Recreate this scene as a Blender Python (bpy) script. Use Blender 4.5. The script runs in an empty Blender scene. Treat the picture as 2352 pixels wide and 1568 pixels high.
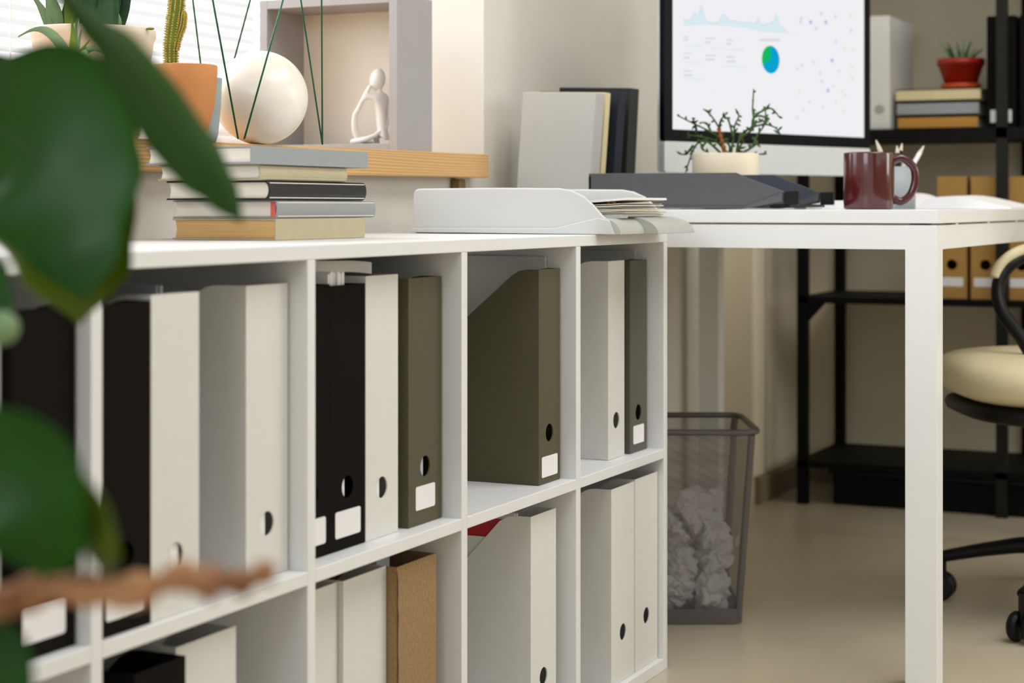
import bpy, bmesh, math, random
from mathutils import Vector, Matrix, noise
random.seed(7)
PI = math.pi
S = bpy.context.scene
C = S.collection

# ------------------------------------------------------------------ camera
F = 4150.0            # focal length in pixels of the 2352-wide frame
CX, HY = 1176.0, 475.0  # principal column, horizon row
H = 0.745             # camera height
TH = math.atan((3140-1176)/4150)
FW = Vector((math.cos(TH), math.sin(TH), 0)); RT = Vector((math.sin(TH), -math.cos(TH), 0)); UP = Vector((0, 0, 1))
CAM = Vector((0, 0, H))
cam = bpy.data.cameras.new('camera'); camo = bpy.data.objects.new('camera', cam); C.objects.link(camo)
camo.location = CAM; camo.rotation_euler = (PI/2, 0, TH - PI/2)
cam.sensor_width = 36; cam.lens = F/2352*36; cam.sensor_fit = 'HORIZONTAL'
cam.shift_y = -(784-HY)/2352
cam.clip_start = 0.05
cam.dof.use_dof = True; cam.dof.focus_distance = 2.5; cam.dof.aperture_fstop = 4.8; cam.dof.aperture_blades = 0
S.camera = camo

# ------------------------------------------------------------------ world, light, exposure
S.view_settings.view_transform = 'Standard'; S.view_settings.look = 'None'
S.view_settings.gamma = 1; S.view_settings.use_curve_mapping = False
S.view_settings.exposure = 0.12
w = bpy.data.worlds.new('world'); S.world = w; w.use_nodes = True
bg = w.node_tree.nodes['Background']; bg.inputs[0].default_value = (1.0, 0.99, 0.97, 1); bg.inputs[1].default_value = 0.85

def area(name, loc, target, sx, sy, power, col):
    l = bpy.data.lights.new(name, 'AREA'); l.shape = 'RECTANGLE'; l.size = sx; l.size_y = sy; l.energy = power; l.color = col
    o = bpy.data.objects.new(name, l); C.objects.link(o); o.location = loc
    o.rotation_euler = (Vector(target)-Vector(loc)).to_track_quat('-Z', 'Y').to_euler()
    return o
# assumed lights behind the camera and room side, not known windows, then added fills
area('assumed_rear_fill_light', (-1.5, 0.95, 1.9), (2.8, 0.85, 0.6), 1.8, 1.0, 26, (0.86, 0.94, 1.0))  # assumed light, no window known; brightens the desk front, leaves shelf cavities dim
area('assumed_side_fill_light', (1.1, -2.5, 1.9), (2.0, 1.2, 0.5), 2.0, 1.4, 8.5, (0.76, 0.89, 1.0))  # assumed fill that lights the shelf fronts and window wall, no window known
area('far_side_fill_light', (3.3, -2.5, 2.0), (3.0, 1.4, 0.6), 2.2, 1.5, 10, (0.80, 0.91, 1.0))  # added fill that lifts the far wall and desk side, not a known window
area('overhead_fill_light', (2.3, -0.35, 2.72), (2.3, -0.3, 0), 2.2, 1.4, 48, (0.96, 0.97, 0.98))  # added overhead fill for soft ambient light, not a known fixture
area('back_side_fill_light', (4.3, -2.4, 1.5), (4.5, .9, .4), .9, 1.2, 20, (1.0, 0.97, 0.92))  # added fill to raise the dim back area, rack and chair
# daylight pouring through the blinds of the window niche
area('window_daylight', (2.1, 2.45, 1.75), (2.3, 1.2, 0.9), 1.9, 1.6, 62, (0.97, 0.985, 1.0))
S.cycles.use_denoising = True
S.cycles.max_bounces = 10; S.cycles.transparent_max_bounces = 24
S.cycles.sample_clamp_indirect = 6; S.cycles.caustics_reflective = False; S.cycles.caustics_refractive = False

# ------------------------------------------------------------------ pixel -> world
def ray(x, y):
    return FW + RT*((x-CX)/F) - UP*((y-HY)/F)
def at(x, y, D=None, X=None, Y=None, Z=None):
    r = ray(x, y)
    if D is not None: s = D
    elif X is not None: s = X/r.x
    elif Y is not None: s = Y/r.y
    else: s = (Z-H)/r.z
    return CAM + r*s
def wd(lat, dep, z): return FW*dep + RT*lat + UP*z

# ------------------------------------------------------------------ materials
def srgb(h):
    if isinstance(h, str): h = [int(h[i:i+2], 16) for i in (0, 2, 4)]
    return [((c/255)/12.92 if c/255 <= .04045 else ((c/255+.055)/1.055)**2.4) for c in h] + [1]
def mat(name, col, rough=.6, var=.04, scale=30, bump=0.0, metal=0, spec=.4, coat=0, sss=0, sheen=0, col2=None, stretch=None, transl=0):
    m = bpy.data.materials.new(name); m.use_nodes = True; nt = m.node_tree; N = nt.nodes; L = nt.links
    b = N['Principled BSDF']; b.inputs['Roughness'].default_value = rough; b.inputs['Metallic'].default_value = metal
    b.inputs['Specular IOR Level'].default_value = spec; b.inputs['Coat Weight'].default_value = coat
    if sss: b.inputs['Subsurface Weight'].default_value = sss; b.inputs['Subsurface Scale'].default_value = .02
    if sheen: b.inputs['Sheen Weight'].default_value = sheen
    c = srgb(col)
    tc = N.new('ShaderNodeTexCoord'); mp = N.new('ShaderNodeMapping'); L.new(tc.outputs['Object'], mp.inputs[0])
    if stretch: mp.inputs['Scale'].default_value = stretch
    n = N.new('ShaderNodeTexNoise'); n.inputs['Scale'].default_value = scale; n.inputs['Detail'].default_value = 4
    L.new(mp.outputs[0], n.inputs['Vector'])
    r = N.new('ShaderNodeValToRGB'); e = r.color_ramp.elements; e[0].position = .3; e[1].position = .7
    if col2: e[0].color = srgb(col2); e[1].color = c
    else:
        e[0].color = [x*(1-var) for x in c[:3]]+[1]; e[1].color = [min(1, x*(1+var)) for x in c[:3]]+[1]
    L.new(n.outputs['Fac'], r.inputs[0]); L.new(r.outputs[0], b.inputs['Base Color'])
    if bump:
        bp = N.new('ShaderNodeBump'); bp.inputs['Strength'].default_value = bump; bp.inputs['Distance'].default_value = .002
        L.new(n.outputs['Fac'], bp.inputs['Height']); L.new(bp.outputs[0], b.inputs['Normal'])
    if transl:
        t = N.new('ShaderNodeBsdfTranslucent'); L.new(r.outputs[0], t.inputs[0]); mx = N.new('ShaderNodeMixShader')
        mx.inputs[0].default_value = transl; L.new(b.outputs[0], mx.inputs[1]); L.new(t.outputs[0], mx.inputs[2])
        L.new(mx.outputs[0], N['Material Output'].inputs[0])
    return m
def emit(name, col, s=1.0):
    m = bpy.data.materials.new(name); m.use_nodes = True; N = m.node_tree.nodes; N.remove(N['Principled BSDF'])
    e = N.new('ShaderNodeEmission'); e.inputs[0].default_value = srgb(col); e.inputs[1].default_value = s
    m.node_tree.links.new(e.outputs[0], N['Material Output'].inputs[0]); return m
M = {}
M['wall'] = mat('wall_paint', 'dedad1', .75, .015, 6, .08)
M['wall_b'] = mat('shade_warmed_wall_paint', 'dfd5bb', .75, .015, 6, .06)  # wall paint warmed so the back walls carry the brown tone of shade
M['ceil'] = mat('ceiling_paint', 'd2cfc6', .8, .01, 5)
M['wall_far'] = mat('wall_paint_taupe', 'b0a898', .8, .01, 5)
M['floor'] = mat('floor_vinyl', 'c2b69e', .28, .05, 4, .03, spec=.45)
M['white'] = mat('white_laminate', 'e4e4e4', .42, .012, 12, .02)
M['desk'] = mat('white_lacquer', 'eeeff0', .38, .01, 8)
M['card_w'] = mat('white_card', 'dad9d4', .62, .015, 60, .05)
M['card_b'] = mat('black_card', '100c0a', .8, .06, 80, .06, spec=.1)
M['card_g'] = mat('olive_grey_card', '5a5643', .75, .04, 80, .05, spec=.15)
M['card_g2'] = mat('brown_grey_card', '5c5a50', .7, .04, 80, .05, spec=.25)
M['kraft'] = mat('kraft_card', 'a3845e', .8, .1, 260, .08, col2='8a6e4c')
M['kraft2'] = mat('kraft_file', 'b08748', .8, .05, 90, .04)
M['label'] = mat('label_paper', 'ece9ea', .6, .01)
M['paper'] = mat('paper', 'efedee', .7, .015, 20)
M['paperblue'] = mat('grey_paper', 'b4b8c4', .7, .02, 20)
M['red'] = mat('red_card', 'b3202c', .5, .04)
M['pages'] = mat('book_pages', 'efe8dc', .8, .05, 8, .2, stretch=(1, 1, 60))
M['pagesy'] = mat('yellow_book_pages', 'dfb981', .8, .09, 8, .2, stretch=(1, 1, 60), col2='cfa368')
M['b_grey'] = mat('grey_book_cloth', '979c9d', .7, .02, 200, .03)
M['b_grey2'] = mat('mid_grey_book_cloth', 'b3b2ad', .7, .02, 200, .03)
M['b_beige'] = mat('beige_book_cloth', 'b9ad8e', .7, .04, 60, .03)
M['b_black'] = mat('black_book_leather', '11131b', .42, .08, 120, .15)
M['charcoal'] = mat('charcoal_cloth', '353533', .8, .03, 60, spec=.2)
M['navy'] = mat('navy_cloth', '2a2e38', .8, .03, 60, spec=.2)
M['base'] = mat('shaded_baseboard_paint', '85775f', .6)  # wall tone darkened for the shade along the wall foot
M['b_cream'] = mat('cream_book_cloth', 'd8c99c', .7, .03, 60)
M['b_orange'] = mat('ochre_book_cloth', 'bf8a3c', .7, .03, 60)
M['b_mid'] = mat('stone_grey_book_cloth', '969796', .7, .02, 200, .03)
M['coral'] = mat('coral_headband', 'e0645a', .6)
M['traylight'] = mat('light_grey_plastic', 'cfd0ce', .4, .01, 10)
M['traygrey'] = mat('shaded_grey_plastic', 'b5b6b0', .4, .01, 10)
M['traydark'] = mat('dark_grey_plastic', '504f53', .5, .04, 40)
M['trayblue'] = mat('slate_plastic', '3a3f4b', .5, .04, 40)
M['blackm'] = mat('black_metal', '060505', .6, .1, 60, spec=.15)
M['rackm'] = mat('dark_steel', '1c1a17', .6, .1, 60, spec=.2)
M['binmetal'] = mat('grey_bin_metal', '6a6765', .4, .04, 60, metal=.4)
M['blackp'] = mat('black_plastic', '070708', .45, .06, 60, spec=.25)
M['cream'] = mat('cream_leather', 'd9cba6', .5, .03, 30, .1)
M['alu'] = mat('brushed_aluminium', 'c8cbcb', .45, .02, 40, metal=.15)
M['glassblk'] = mat('black_glass', '04040a', .4, .0, 5, spec=.08)
M['maroon'] = mat('maroon_ceramic', '461012', .18, .03, 10, spec=.5, coat=.5)
M['maroon_in'] = mat('maroon_rim', '7c4a44', .3, .03, 10)
M['redpot'] = mat('red_glaze', 'a32210', .35, .05, 20, spec=.5)
M['orangepot'] = mat('orange_glaze', 'bb4a1c', .4, .05, 20)
M['terra'] = mat('terracotta', 'd08a52', .7, .05, 14, .05)
M['creampot'] = mat('cream_ceramic', 'ecdfc6', .45, .02, 10, spec=.5)
M['whitepot'] = mat('ivory_plastic', 'ecdcc8', .5, .03, 10)
M['greypot'] = mat('grey_blue_ceramic', '9aa2a4', .5, .03, 10)
M['soil'] = mat('potting_soil', '3a2a1c', .95, .3, 120, .8)
M['globe'] = mat('opal_glass', 'f6eee2', .22, .01, 5, spec=.5, sss=.3)
M['boxgrey'] = mat('grey_frame_lacquer', 'a9a5a6', .5, .02, 20)
M['boxin'] = mat('cream_card_back', 'f1e7d8', .7, .02, 20)
M['statue'] = mat('white_resin', 'f4f1ec', .45, .01, 20)
M['wire'] = mat('green_wire', '1d5a3c', .35, .05, 30, metal=.3)
M['leaf'] = mat('rubber_leaf', '1d520c', .4, .2, 9, .03, spec=.28, coat=.0, transl=.22)
M['leafback'] = mat('young_leaf', '647a10', .4, .12, 9, .05, transl=.4)
M['midrib'] = mat('leaf_midrib', '35562a', .4, .1, 20, transl=.2)
M['branch'] = mat('brown_bark', 'b3845c', .75, .2, 24, .4, col2='7a4a2a')
M['snake'] = mat('snake_leaf', '3c6b3c', .45, .3, 8, .05, stretch=(1, 1, 4), col2='1d3d22', transl=.15)
M['aloe'] = mat('aloe_leaf', '86a377', .5, .1, 30, transl=.2)
M['lime'] = mat('lime_leaf', '8da32e', .5, .1, 30, transl=.3)
M['cactus'] = mat('cactus_skin', '84932f', .6, .2, 60, .3, col2='6a7a24')
M['spine'] = mat('cactus_spine', 'd9bf6a', .7)
M['twig'] = mat('rhipsalis_stem', '41612c', .6, .2, 30, transl=.1)
M['twigd'] = mat('brown_twig', '8a4d22', .7, .2, 30)
M['pencil'] = mat('pencil_wood', 'd8cbb6', .6, .05)
M['screen'] = emit('screen_white', 'e7e6ea', 1.0)

# blinds: translucent white slats
M['slat'] = mat('blind_slat', 'f7f7f8', .5, .01, 5, transl=.5)
M['frameW'] = mat('window_frame_paint', 'f0f0ee', .5, .01)
g = bpy.data.materials.new('window_glass'); g.use_nodes = True
N = g.node_tree.nodes; L = g.node_tree.links; N.remove(N['Principled BSDF'])
t = N.new('ShaderNodeBsdfTransparent'); gl = N.new('ShaderNodeBsdfGlossy'); gl.inputs['Roughness'].default_value = .02
mx = N.new('ShaderNodeMixShader'); mx.inputs[0].default_value = .06; L.new(t.outputs[0], mx.inputs[1]); L.new(gl.outputs[0], mx.inputs[2])
L.new(mx.outputs[0], N['Material Output'].inputs[0]); M['glass'] = g
# pine with rings
p = bpy.data.materials.new('pine_wood'); p.use_nodes = True; nt = p.node_tree; N = nt.nodes; L = nt.links
b = N['Principled BSDF']; b.inputs['Roughness'].default_value = .5
tc = N.new('ShaderNodeTexCoord'); mp = N.new('ShaderNodeMapping'); mp.inputs['Scale'].default_value = (2.2, 10, 60); L.new(tc.outputs['Object'], mp.inputs[0])
wv = N.new('ShaderNodeTexWave'); wv.wave_type = 'BANDS'; wv.bands_direction = 'Z'; wv.inputs['Scale'].default_value = 1.1
wv.inputs['Distortion'].default_value = 7; wv.inputs['Detail'].default_value = 2.5; wv.inputs['Detail Scale'].default_value = .6; L.new(mp.outputs[0], wv.inputs['Vector'])
rr = N.new('ShaderNodeValToRGB'); rr.color_ramp.elements[0].color = srgb('c4965c'); rr.color_ramp.elements[1].color = srgb('ddb47c')
L.new(wv.outputs['Fac'], rr.inputs[0]); L.new(rr.outputs[0], b.inputs['Base Color']); M['pine'] = p
# wire mesh cloth
p = bpy.data.materials.new('wire_mesh'); p.use_nodes = True; nt = p.node_tree; N = nt.nodes; L = nt.links
b = N['Principled BSDF']; b.inputs['Base Color'].default_value = srgb('7a7673'); b.inputs['Roughness'].default_value = .5; b.inputs['Metallic'].default_value = .3
tc = N.new('ShaderNodeTexCoord'); sp = N.new('ShaderNodeSeparateXYZ'); L.new(tc.outputs['Object'], sp.inputs[0])
def stripes(out, k):
    a = N.new('ShaderNodeMath'); a.operation = 'MULTIPLY'; a.inputs[1].default_value = k; L.new(out, a.inputs[0])
    f = N.new('ShaderNodeMath'); f.operation = 'FRACT'; L.new(a.outputs[0], f.inputs[0])
    c = N.new('ShaderNodeMath'); c.operation = 'GREATER_THAN'; c.inputs[1].default_value = .25; L.new(f.outputs[0], c.inputs[0]); return c
ad = N.new('ShaderNodeMath'); ad.operation = 'ADD'; L.new(sp.outputs[0], ad.inputs[0]); L.new(sp.outputs[1], ad.inputs[1])
s1 = stripes(ad.outputs[0], 380); s2 = stripes(sp.outputs[2], 380)
mu = N.new('ShaderNodeMath'); mu.operation = 'MULTIPLY'; L.new(s1.outputs[0], mu.inputs[0]); L.new(s2.outputs[0], mu.inputs[1])
tr = N.new('ShaderNodeBsdfTransparent'); mx = N.new('ShaderNodeMixShader'); L.new(mu.outputs[0], mx.inputs[0]); L.new(b.outputs[0], mx.inputs[1]); L.new(tr.outputs[0], mx.inputs[2])
L.new(mx.outputs[0], N['Material Output'].inputs[0]); M['mesh'] = p

# ------------------------------------------------------------------ building helpers
def tag(o, label=None, cat=None, group=None, kind=None):
    if label: o['label'] = label
    if cat: o['category'] = cat
    if group: o['group'] = group
    if kind: o['kind'] = kind
    return o
def thing(name, label, cat, loc=(0, 0, 0), rotz=0, group=None, rot=None):
    o = bpy.data.objects.new(name, None); C.objects.link(o); o.empty_display_size = .05
    o.location = loc; o.rotation_euler = rot if rot else (0, 0, rotz)
    return tag(o, label, cat, group)
def lmat(o):
    m = Matrix.LocRotScale(o.location, o.rotation_euler, o.scale)
    return lmat(o.parent) @ m if o.parent else m
def obj(name, bm, m, parent=None, smooth=False, bevel=0, seg=2, world=False, sub=0, solid=0, origin=None, recalc=True):
    if recalc: bmesh.ops.recalc_face_normals(bm, faces=bm.faces)
    if world and parent is not None: bmesh.ops.transform(bm, matrix=lmat(parent).inverted(), verts=bm.verts)
    loc = Vector((0, 0, 0))
    if parent is None:
        if origin is None:
            vs = [v.co for v in bm.verts]
            origin = Vector(((min(v.x for v in vs)+max(v.x for v in vs))/2, (min(v.y for v in vs)+max(v.y for v in vs))/2, min(v.z for v in vs)))
        loc = Vector(origin); bmesh.ops.translate(bm, vec=-loc, verts=bm.verts)
    me = bpy.data.meshes.new(name); bm.to_mesh(me); bm.free()
    for mm in (m if isinstance(m, (list, tuple)) else [m]): me.materials.append(mm)
    if smooth:
        for f in me.polygons: f.use_smooth = True
    o = bpy.data.objects.new(name, me); C.objects.link(o); o.location = loc
    if parent is not None: o.parent = parent
    if solid: d = o.modifiers.new('solidify', 'SOLIDIFY'); d.thickness = solid; d.offset = 0
    if sub: d = o.modifiers.new('subdivision', 'SUBSURF'); d.levels = sub; d.render_levels = sub
    if bevel: d = o.modifiers.new('bevel', 'BEVEL'); d.width = bevel; d.segments = seg; d.limit_method = 'ANGLE'; d.angle_limit = .6
    return o
def struct(name, bm, m, **k): return tag(obj(name, bm, m, **k), kind='structure')
def NB(): return bmesh.new()
def box(bm, x0, x1, y0, y1, z0, z1, mtx=None):
    vs = [bm.verts.new((x, y, z)) for x in (x0, x1) for y in (y0, y1) for z in (z0, z1)]
    for a in ((0, 1, 3, 2), (4, 6, 7, 5), (0, 4, 5, 1), (2, 3, 7, 6), (0, 2, 6, 4), (1, 5, 7, 3)): bm.faces.new([vs[i] for i in a])
    if mtx is not None: bmesh.ops.transform(bm, matrix=mtx, verts=vs)
    return bm
def bx(*a): return box(NB(), *a)
def prism(bm, pts, t, plane='yz'):   # closed outline extruded from 0.. along the remaining axis (t0,t1)
    def P(a, b, c): return {'yz': (c, a, b), 'xz': (a, c, b), 'xy': (a, b, c)}[plane]
    A = [bm.verts.new(P(a, b, t[0])) for a, b in pts]; B = [bm.verts.new(P(a, b, t[1])) for a, b in pts]
    n = len(pts); bm.faces.new(A); bm.faces.new(B[::-1])
    for i in range(n): bm.faces.new([A[i], B[i], B[(i+1) % n], A[(i+1) % n]])
    return bm
def lathe(bm, prof, n=48, c=(0, 0, 0), cap=True):
    rings = []
    for r, z in prof:
        if r < 1e-5: rings.append([bm.verts.new((c[0], c[1], c[2]+z))])
        else: rings.append([bm.verts.new((c[0]+r*math.cos(2*PI*i/n), c[1]+r*math.sin(2*PI*i/n), c[2]+z)) for i in range(n)])
    for a, b in zip(rings, rings[1:]):
        for i in range(n):
            j = (i+1) % n
            if len(a) == 1 and len(b) > 1: bm.faces.new([a[0], b[i], b[j]])
            elif len(b) == 1 and len(a) > 1: bm.faces.new([a[i], a[j], b[0]])
            elif len(a) > 1: bm.faces.new([a[i], a[j], b[j], b[i]])
    return bm
def smooth_path(P, k=6):
    P = [Vector(p) for p in P]; out = []
    for i in range(len(P)-1):
        p0 = P[max(i-1, 0)]; p1 = P[i]; p2 = P[i+1]; p3 = P[min(i+2, len(P)-1)]
        for s in range(k):
            t = s/k
            out.append(.5*((2*p1)+(p2-p0)*t+(2*p0-5*p1+4*p2-p3)*t*t+(3*p1-p0-3*p2+p3)*t**3))
    return out+[P[-1]]
def tube(bm, pts, r, n=8, closed=False, flat=None):
    pts = [Vector(p) for p in pts]; m = len(pts); rings = []; up = Vector((0, 0, 1))
    rs = r if isinstance(r, (list, tuple)) else [r]*m
    prev = None
    for i, p_ in enumerate(pts):
        if closed: d = pts[(i+1) % m]-pts[(i-1) % m]
        else: d = pts[min(i+1, m-1)]-pts[max(i-1, 0)]
        d.normalize()
        if prev is None:
            u = d.cross(up)
            if u.length < 1e-3: u = d.cross(Vector((1, 0, 0)))
        else: u = prev - d*prev.dot(d)
        u.normalize(); prev = u; v = d.cross(u)
        fx, fy = flat if flat else (1, 1)
        rings.append([bm.verts.new(p_+(u*math.cos(2*PI*k/n)*fx+v*math.sin(2*PI*k/n)*fy)*rs[i]) for k in range(n)])
    q = list(zip(rings, rings[1:])) + ([(rings[-1], rings[0])] if closed else [])
    for a, b in q:
        for k in range(n): bm.faces.new([a[k], a[(k+1) % n], b[(k+1) % n], b[k]])
    if not closed: bm.faces.new(rings[0][::-1]); bm.faces.new(rings[-1])
    return bm
def sphere(bm, c, r, u=24, v=16, sc=(1, 1, 1)):
    res = bmesh.ops.create_uvsphere(bm, u_segments=u, v_segments=v, radius=r)
    for q in res['verts']: q.co = Vector((q.co.x*sc[0], q.co.y*sc[1], q.co.z*sc[2]))+Vector(c)
    return bm
def rbox(bm, x0, x1, y0, y1, z0, z1, r, seg=6, plane='xy'):  # rounded-corner slab
    pts = []
    for cx, cy, a0 in ((x1-r, y1-r, 0), (x0+r, y1-r, 90), (x0+r, y0+r, 180), (x1-r, y0+r, 270)):
        for k in range(seg+1):
            a = math.radians(a0+90*k/seg); pts.append((cx+r*math.cos(a), cy+r*math.sin(a)))
    return prism(bm, pts, (z0, z1), plane)

# ------------------------------------------------------------------ room shell
WY, WY2, WX = 1.478, 1.383, 4.80     # window wall, its stepped-out part, back wall
NX0, NX1, NY = 0.6, at(1111, 300, Y=WY).x, 1.86  # window niche
SILL = 0.838
bm = NB()
box(bm, -2.6, 4.35, WY, WY+.12, -.02, .80)                 # below the sill
box(bm, NX1, 4.35, WY, NY+.12, .80, 2.75)                  # right of the niche
box(bm, -2.6, NX0, WY, NY+.12, .80, 2.75)
box(bm, NX0, NX1, WY, NY+.12, 2.3, 2.75)
box(bm, NX0, NX1, WY+.12, NY+.12, -.02, .795)
struct('wall_left', bm, M['wall'])
struct('trim_1', bx(4.35, WX+.1, WY2, WY+.12, -.02, 2.75), M['wall_b'], bevel=.012, seg=3)
struct('wall_back', bx(WX, WX+.12, -2.9, WY2, -.02, 2.75), M['wall_b'])
struct('wall_right', bx(-2.6, WX, -3.02, -2.9, -.02, 2.75), M['wall_far'])
struct('floor', bx(-2.6, WX+.1, -2.9, WY+.1, -.06, 0), M['floor'])
struct('ceiling', bx(-2.6, WX+.1, -2.9, NY+.1, 2.75, 2.85), M['ceil'])
bb = prism(NB(), [(0, 0), (-.012, 0), (-.012, .06), (-.006, .07), (0, .07)], (4.35, WX-.012), 'yz')
bmesh.ops.translate(bb, vec=(0, WY2, 0), verts=bb.verts); struct('baseboard_left', bb, M['base'])
bb = prism(NB(), [(0, 0), (-.012, 0), (-.012, .06), (-.006, .07), (0, .07)], (-2.8, WY2), 'xz')
bmesh.ops.translate(bb, vec=(WX, 0, 0), verts=bb.verts); struct('baseboard_back', bb, M['base'])
# window frame + glass (behind the blind)
wf = NB()
for a in ((NX0, NX1, .84, .89), (NX0, NX1, 2.24, 2.3), (NX0, NX0+.05, .84, 2.3), (NX1-.05, NX1, .84, 2.3), ((NX0+NX1)/2-.04, (NX0+NX1)/2+.04, .84, 2.3)):
    box(wf, a[0], a[1], NY+.03, NY+.09, a[2], a[3])
wfo = struct('window_1', wf, M['frameW'])
obj('pane', bx(NX0+.02, NX1-.02, NY+.055, NY+.06, .86, 2.28), M['glass'], wfo, world=True)
# sill board (slightly out of level, right end higher)
sl = bx(0.2, at(1123.5, 354, Y=1.44).x, 1.44, NY+.02, SILL-.0425, SILL)
for v in sl.verts: v.co.z += .0066*(v.co.x-2.6)
so = obj('window_sill', sl, M['pine'], bevel=.0015)
tag(so, 'light pine window sill board running along the bottom of the bright window', 'window sill')
def sz(x): return SILL+.0066*(x-2.6)
bk = NB(); kx = at(1058, 420, Y=1.463).x
box(bk, kx-.012, kx+.012, 1.458, 1.4775, .70, .7945); 
tag(obj('sill_bracket', bk, mat('brass_bracket', '8a7450', .4, metal=.5), bevel=.003), 'small brass bracket under the right end of the pine window sill', 'bracket')
# blind
bl = thing('venetian_blind', 'white horizontal slatted blind hanging in front of the bright window', 'blind', ((NX0+NX1)/2, NY-.03, SILL+.02))
sm = NB(); z = SILL+.025
while z < 2.2:
    mt = Matrix.Translation(((NX0+NX1)/2, NY-.03, z)) @ Matrix.Rotation(math.radians(38), 4, 'X')
    box(sm, -(NX1-NX0)/2+.02, (NX1-NX0)/2-.02, -.0125, .0125, -.0004, .0004, mt); z += .0212
obj('slats', sm, M['slat'], bl, world=True)
for xx in (1.3, 2.1, 2.85):
    obj('ladder_cord', bx(xx, xx+.0015, NY-.045, NY-.0435, SILL+.01, 2.2), M['paper'], bl, world=True)
obj('head_rail', bx(NX0+.02, NX1-.02, NY-.05, NY-.01, 2.2, 2.24), M['frameW'], bl, world=True)

# ------------------------------------------------------------------ the cube shelf
FY = 1.0218; XR = 2.746; T = .016; ZT = .7042; DEP = .38
ZM = .356; ZMb = ZM-.0152; ZB = .019; ZBb = .003
div_r = [at(px, 600, Y=FY).x for px in (1334, 1074, 725, 236)]
PIT = (div_r[0]-div_r[3])/3
divs = [(x-T, x) for x in div_r]+[(div_r[3]-PIT-T, div_r[3]-PIT)]
shelf = thing('cube_shelf', 'long white two-row cube shelf filled with magazine files', 'shelf', (1.8, FY+DEP/2, 0))
XL = divs[-1][0]
obj('top_panel', bx(XL, XR, FY, FY+DEP, ZT-T, ZT), M['white'], shelf, world=True, bevel=.001)
obj('bottom_panel', bx(XL+T, XR-T, FY, FY+DEP, ZBb-.003, ZB), M['white'], shelf, world=True, bevel=.001)
for (a, b_) in divs+[(XR-T, XR)]:
    edge = (a == XL or b_ == XR)
    obj('side_panel' if edge else 'divider', bx(a, b_, FY, FY+DEP, 0 if edge else ZB, ZT-T), M['white'], shelf, world=True, bevel=.001)
cells = [(div_r[0], XR-T), (div_r[1], div_r[0]-T), (div_r[2], div_r[1]-T), (div_r[3], div_r[2]-T), (divs[-1][1], div_r[3]-T)]
for a, b_ in cells:
    obj('middle_shelf', bx(a, b_, FY, FY+DEP, ZMb, ZM), M['white'], shelf, world=True, bevel=.001)
obj('back_panel', bx(XL, XR, FY+DEP-.004, FY+DEP-.0005, ZB, ZT-T), M['white'], shelf, world=True)

# magazine files -----------------------------------------------------
def front_panel(bm, Wd, Hh, t, hz, hr, y=0, n=32):
    # face with a round finger hole at height hz
    cx = Wd/2; s = min(Wd/2-.004, .03)
    outer = []; inner = []
    for k in range(n):
        a = 2*PI*k/n; c, q = math.cos(a), math.sin(a)
        m = max(abs(c), abs(q)); outer.append((cx+c/m*s, hz+q/m*s)); inner.append((cx+c*hr, hz+q*hr))
    def ring(yy): return [bm.verts.new((a, yy, b)) for a, b in outer], [bm.verts.new((a, yy, b)) for a, b in inner]
    o0, i0 = ring(y); o1, i1 = ring(y+t)
    for k in range(n):
        j = (k+1) % n
        bm.faces.new([o0[k], o0[j], i0[j], i0[k]]); bm.faces.new([o1[k], i1[k], i1[j], o1[j]])
        bm.faces.new([i0[k], i0[j], i1[j], i1[k]])
    box(bm, 0, cx-s, y, y+t, 0, Hh); box(bm, cx+s, Wd, y, y+t, 0, Hh)
    box(bm, cx-s, cx+s, y, y+t, 0, hz-s); box(bm, cx-s, cx+s, y, y+t, hz+s, Hh)
def make_file(label, x0, x1, y0, z0, hh, m, hole=.058, lab=False, flat=.04, back=.13, D=.25, group=None, name='magazine_file', tilt=0, hr=.0128, notch=False, yaw=0):
    Wd = x1-x0; t = .0018
    th = thing(name, label, 'magazine file', (x0+Wd/2, y0+.0, z0), 0, group, rot=(0, tilt, yaw))
    bm = NB()
    if hole: front_panel(bm, Wd, hh, t, hole, hr)
    else: box(bm, 0, Wd, 0, t, 0, hh)
    box(bm, 0, Wd, D-t, D, 0, back); box(bm, t, Wd-t, t, D-t, 0, t)
    pr = [(t, 0), (t, hh), (flat-.012, hh), (flat, hh-.002), (flat+.012, hh-.009)]
    pr += [(D-.03, back+.01), (D-.015, back), (D, back), (D, 0)]
    prism(bm, pr, (0, t)); prism(bm, pr, (Wd-t, Wd))
    bmesh.ops.translate(bm, vec=(-Wd/2, 0, 0), verts=bm.verts)
    obj('file_body', bm, m, th)
    if lab:
        lw, lz0, lz1 = lab
        q = rbox(NB(), -lw/2, lw/2, lz0, lz1, -.0006, -.0001, .003, 4, 'xz'); obj('white_label', q, M['label'], th)
    return th
def sheaf(label, x0, x1, y0, y1, z0, z1, m, n=4, name='paper_sheaf', cat='papers'):
    bm = NB(); w_ = (x1-x0)/n
    for k in range(n):
        dy = random.uniform(0, .004); dz = random.uniform(0, .003)
        box(bm, x0+k*w_+.0002, x0+(k+1)*w_-.0002, y0+dy, y1, z0, z1-dz)
    return tag(obj(name, bm, m), label, cat)
def fx(px, Y): return at(px, 700, Y=Y).x
zt, zb = ZM+.0005, ZB+.0005
G = 'magazine files in the cube shelf'
LB = (.056, .014, .044)
def yfit(px, X): return at(px, 700, X=X).y
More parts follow.
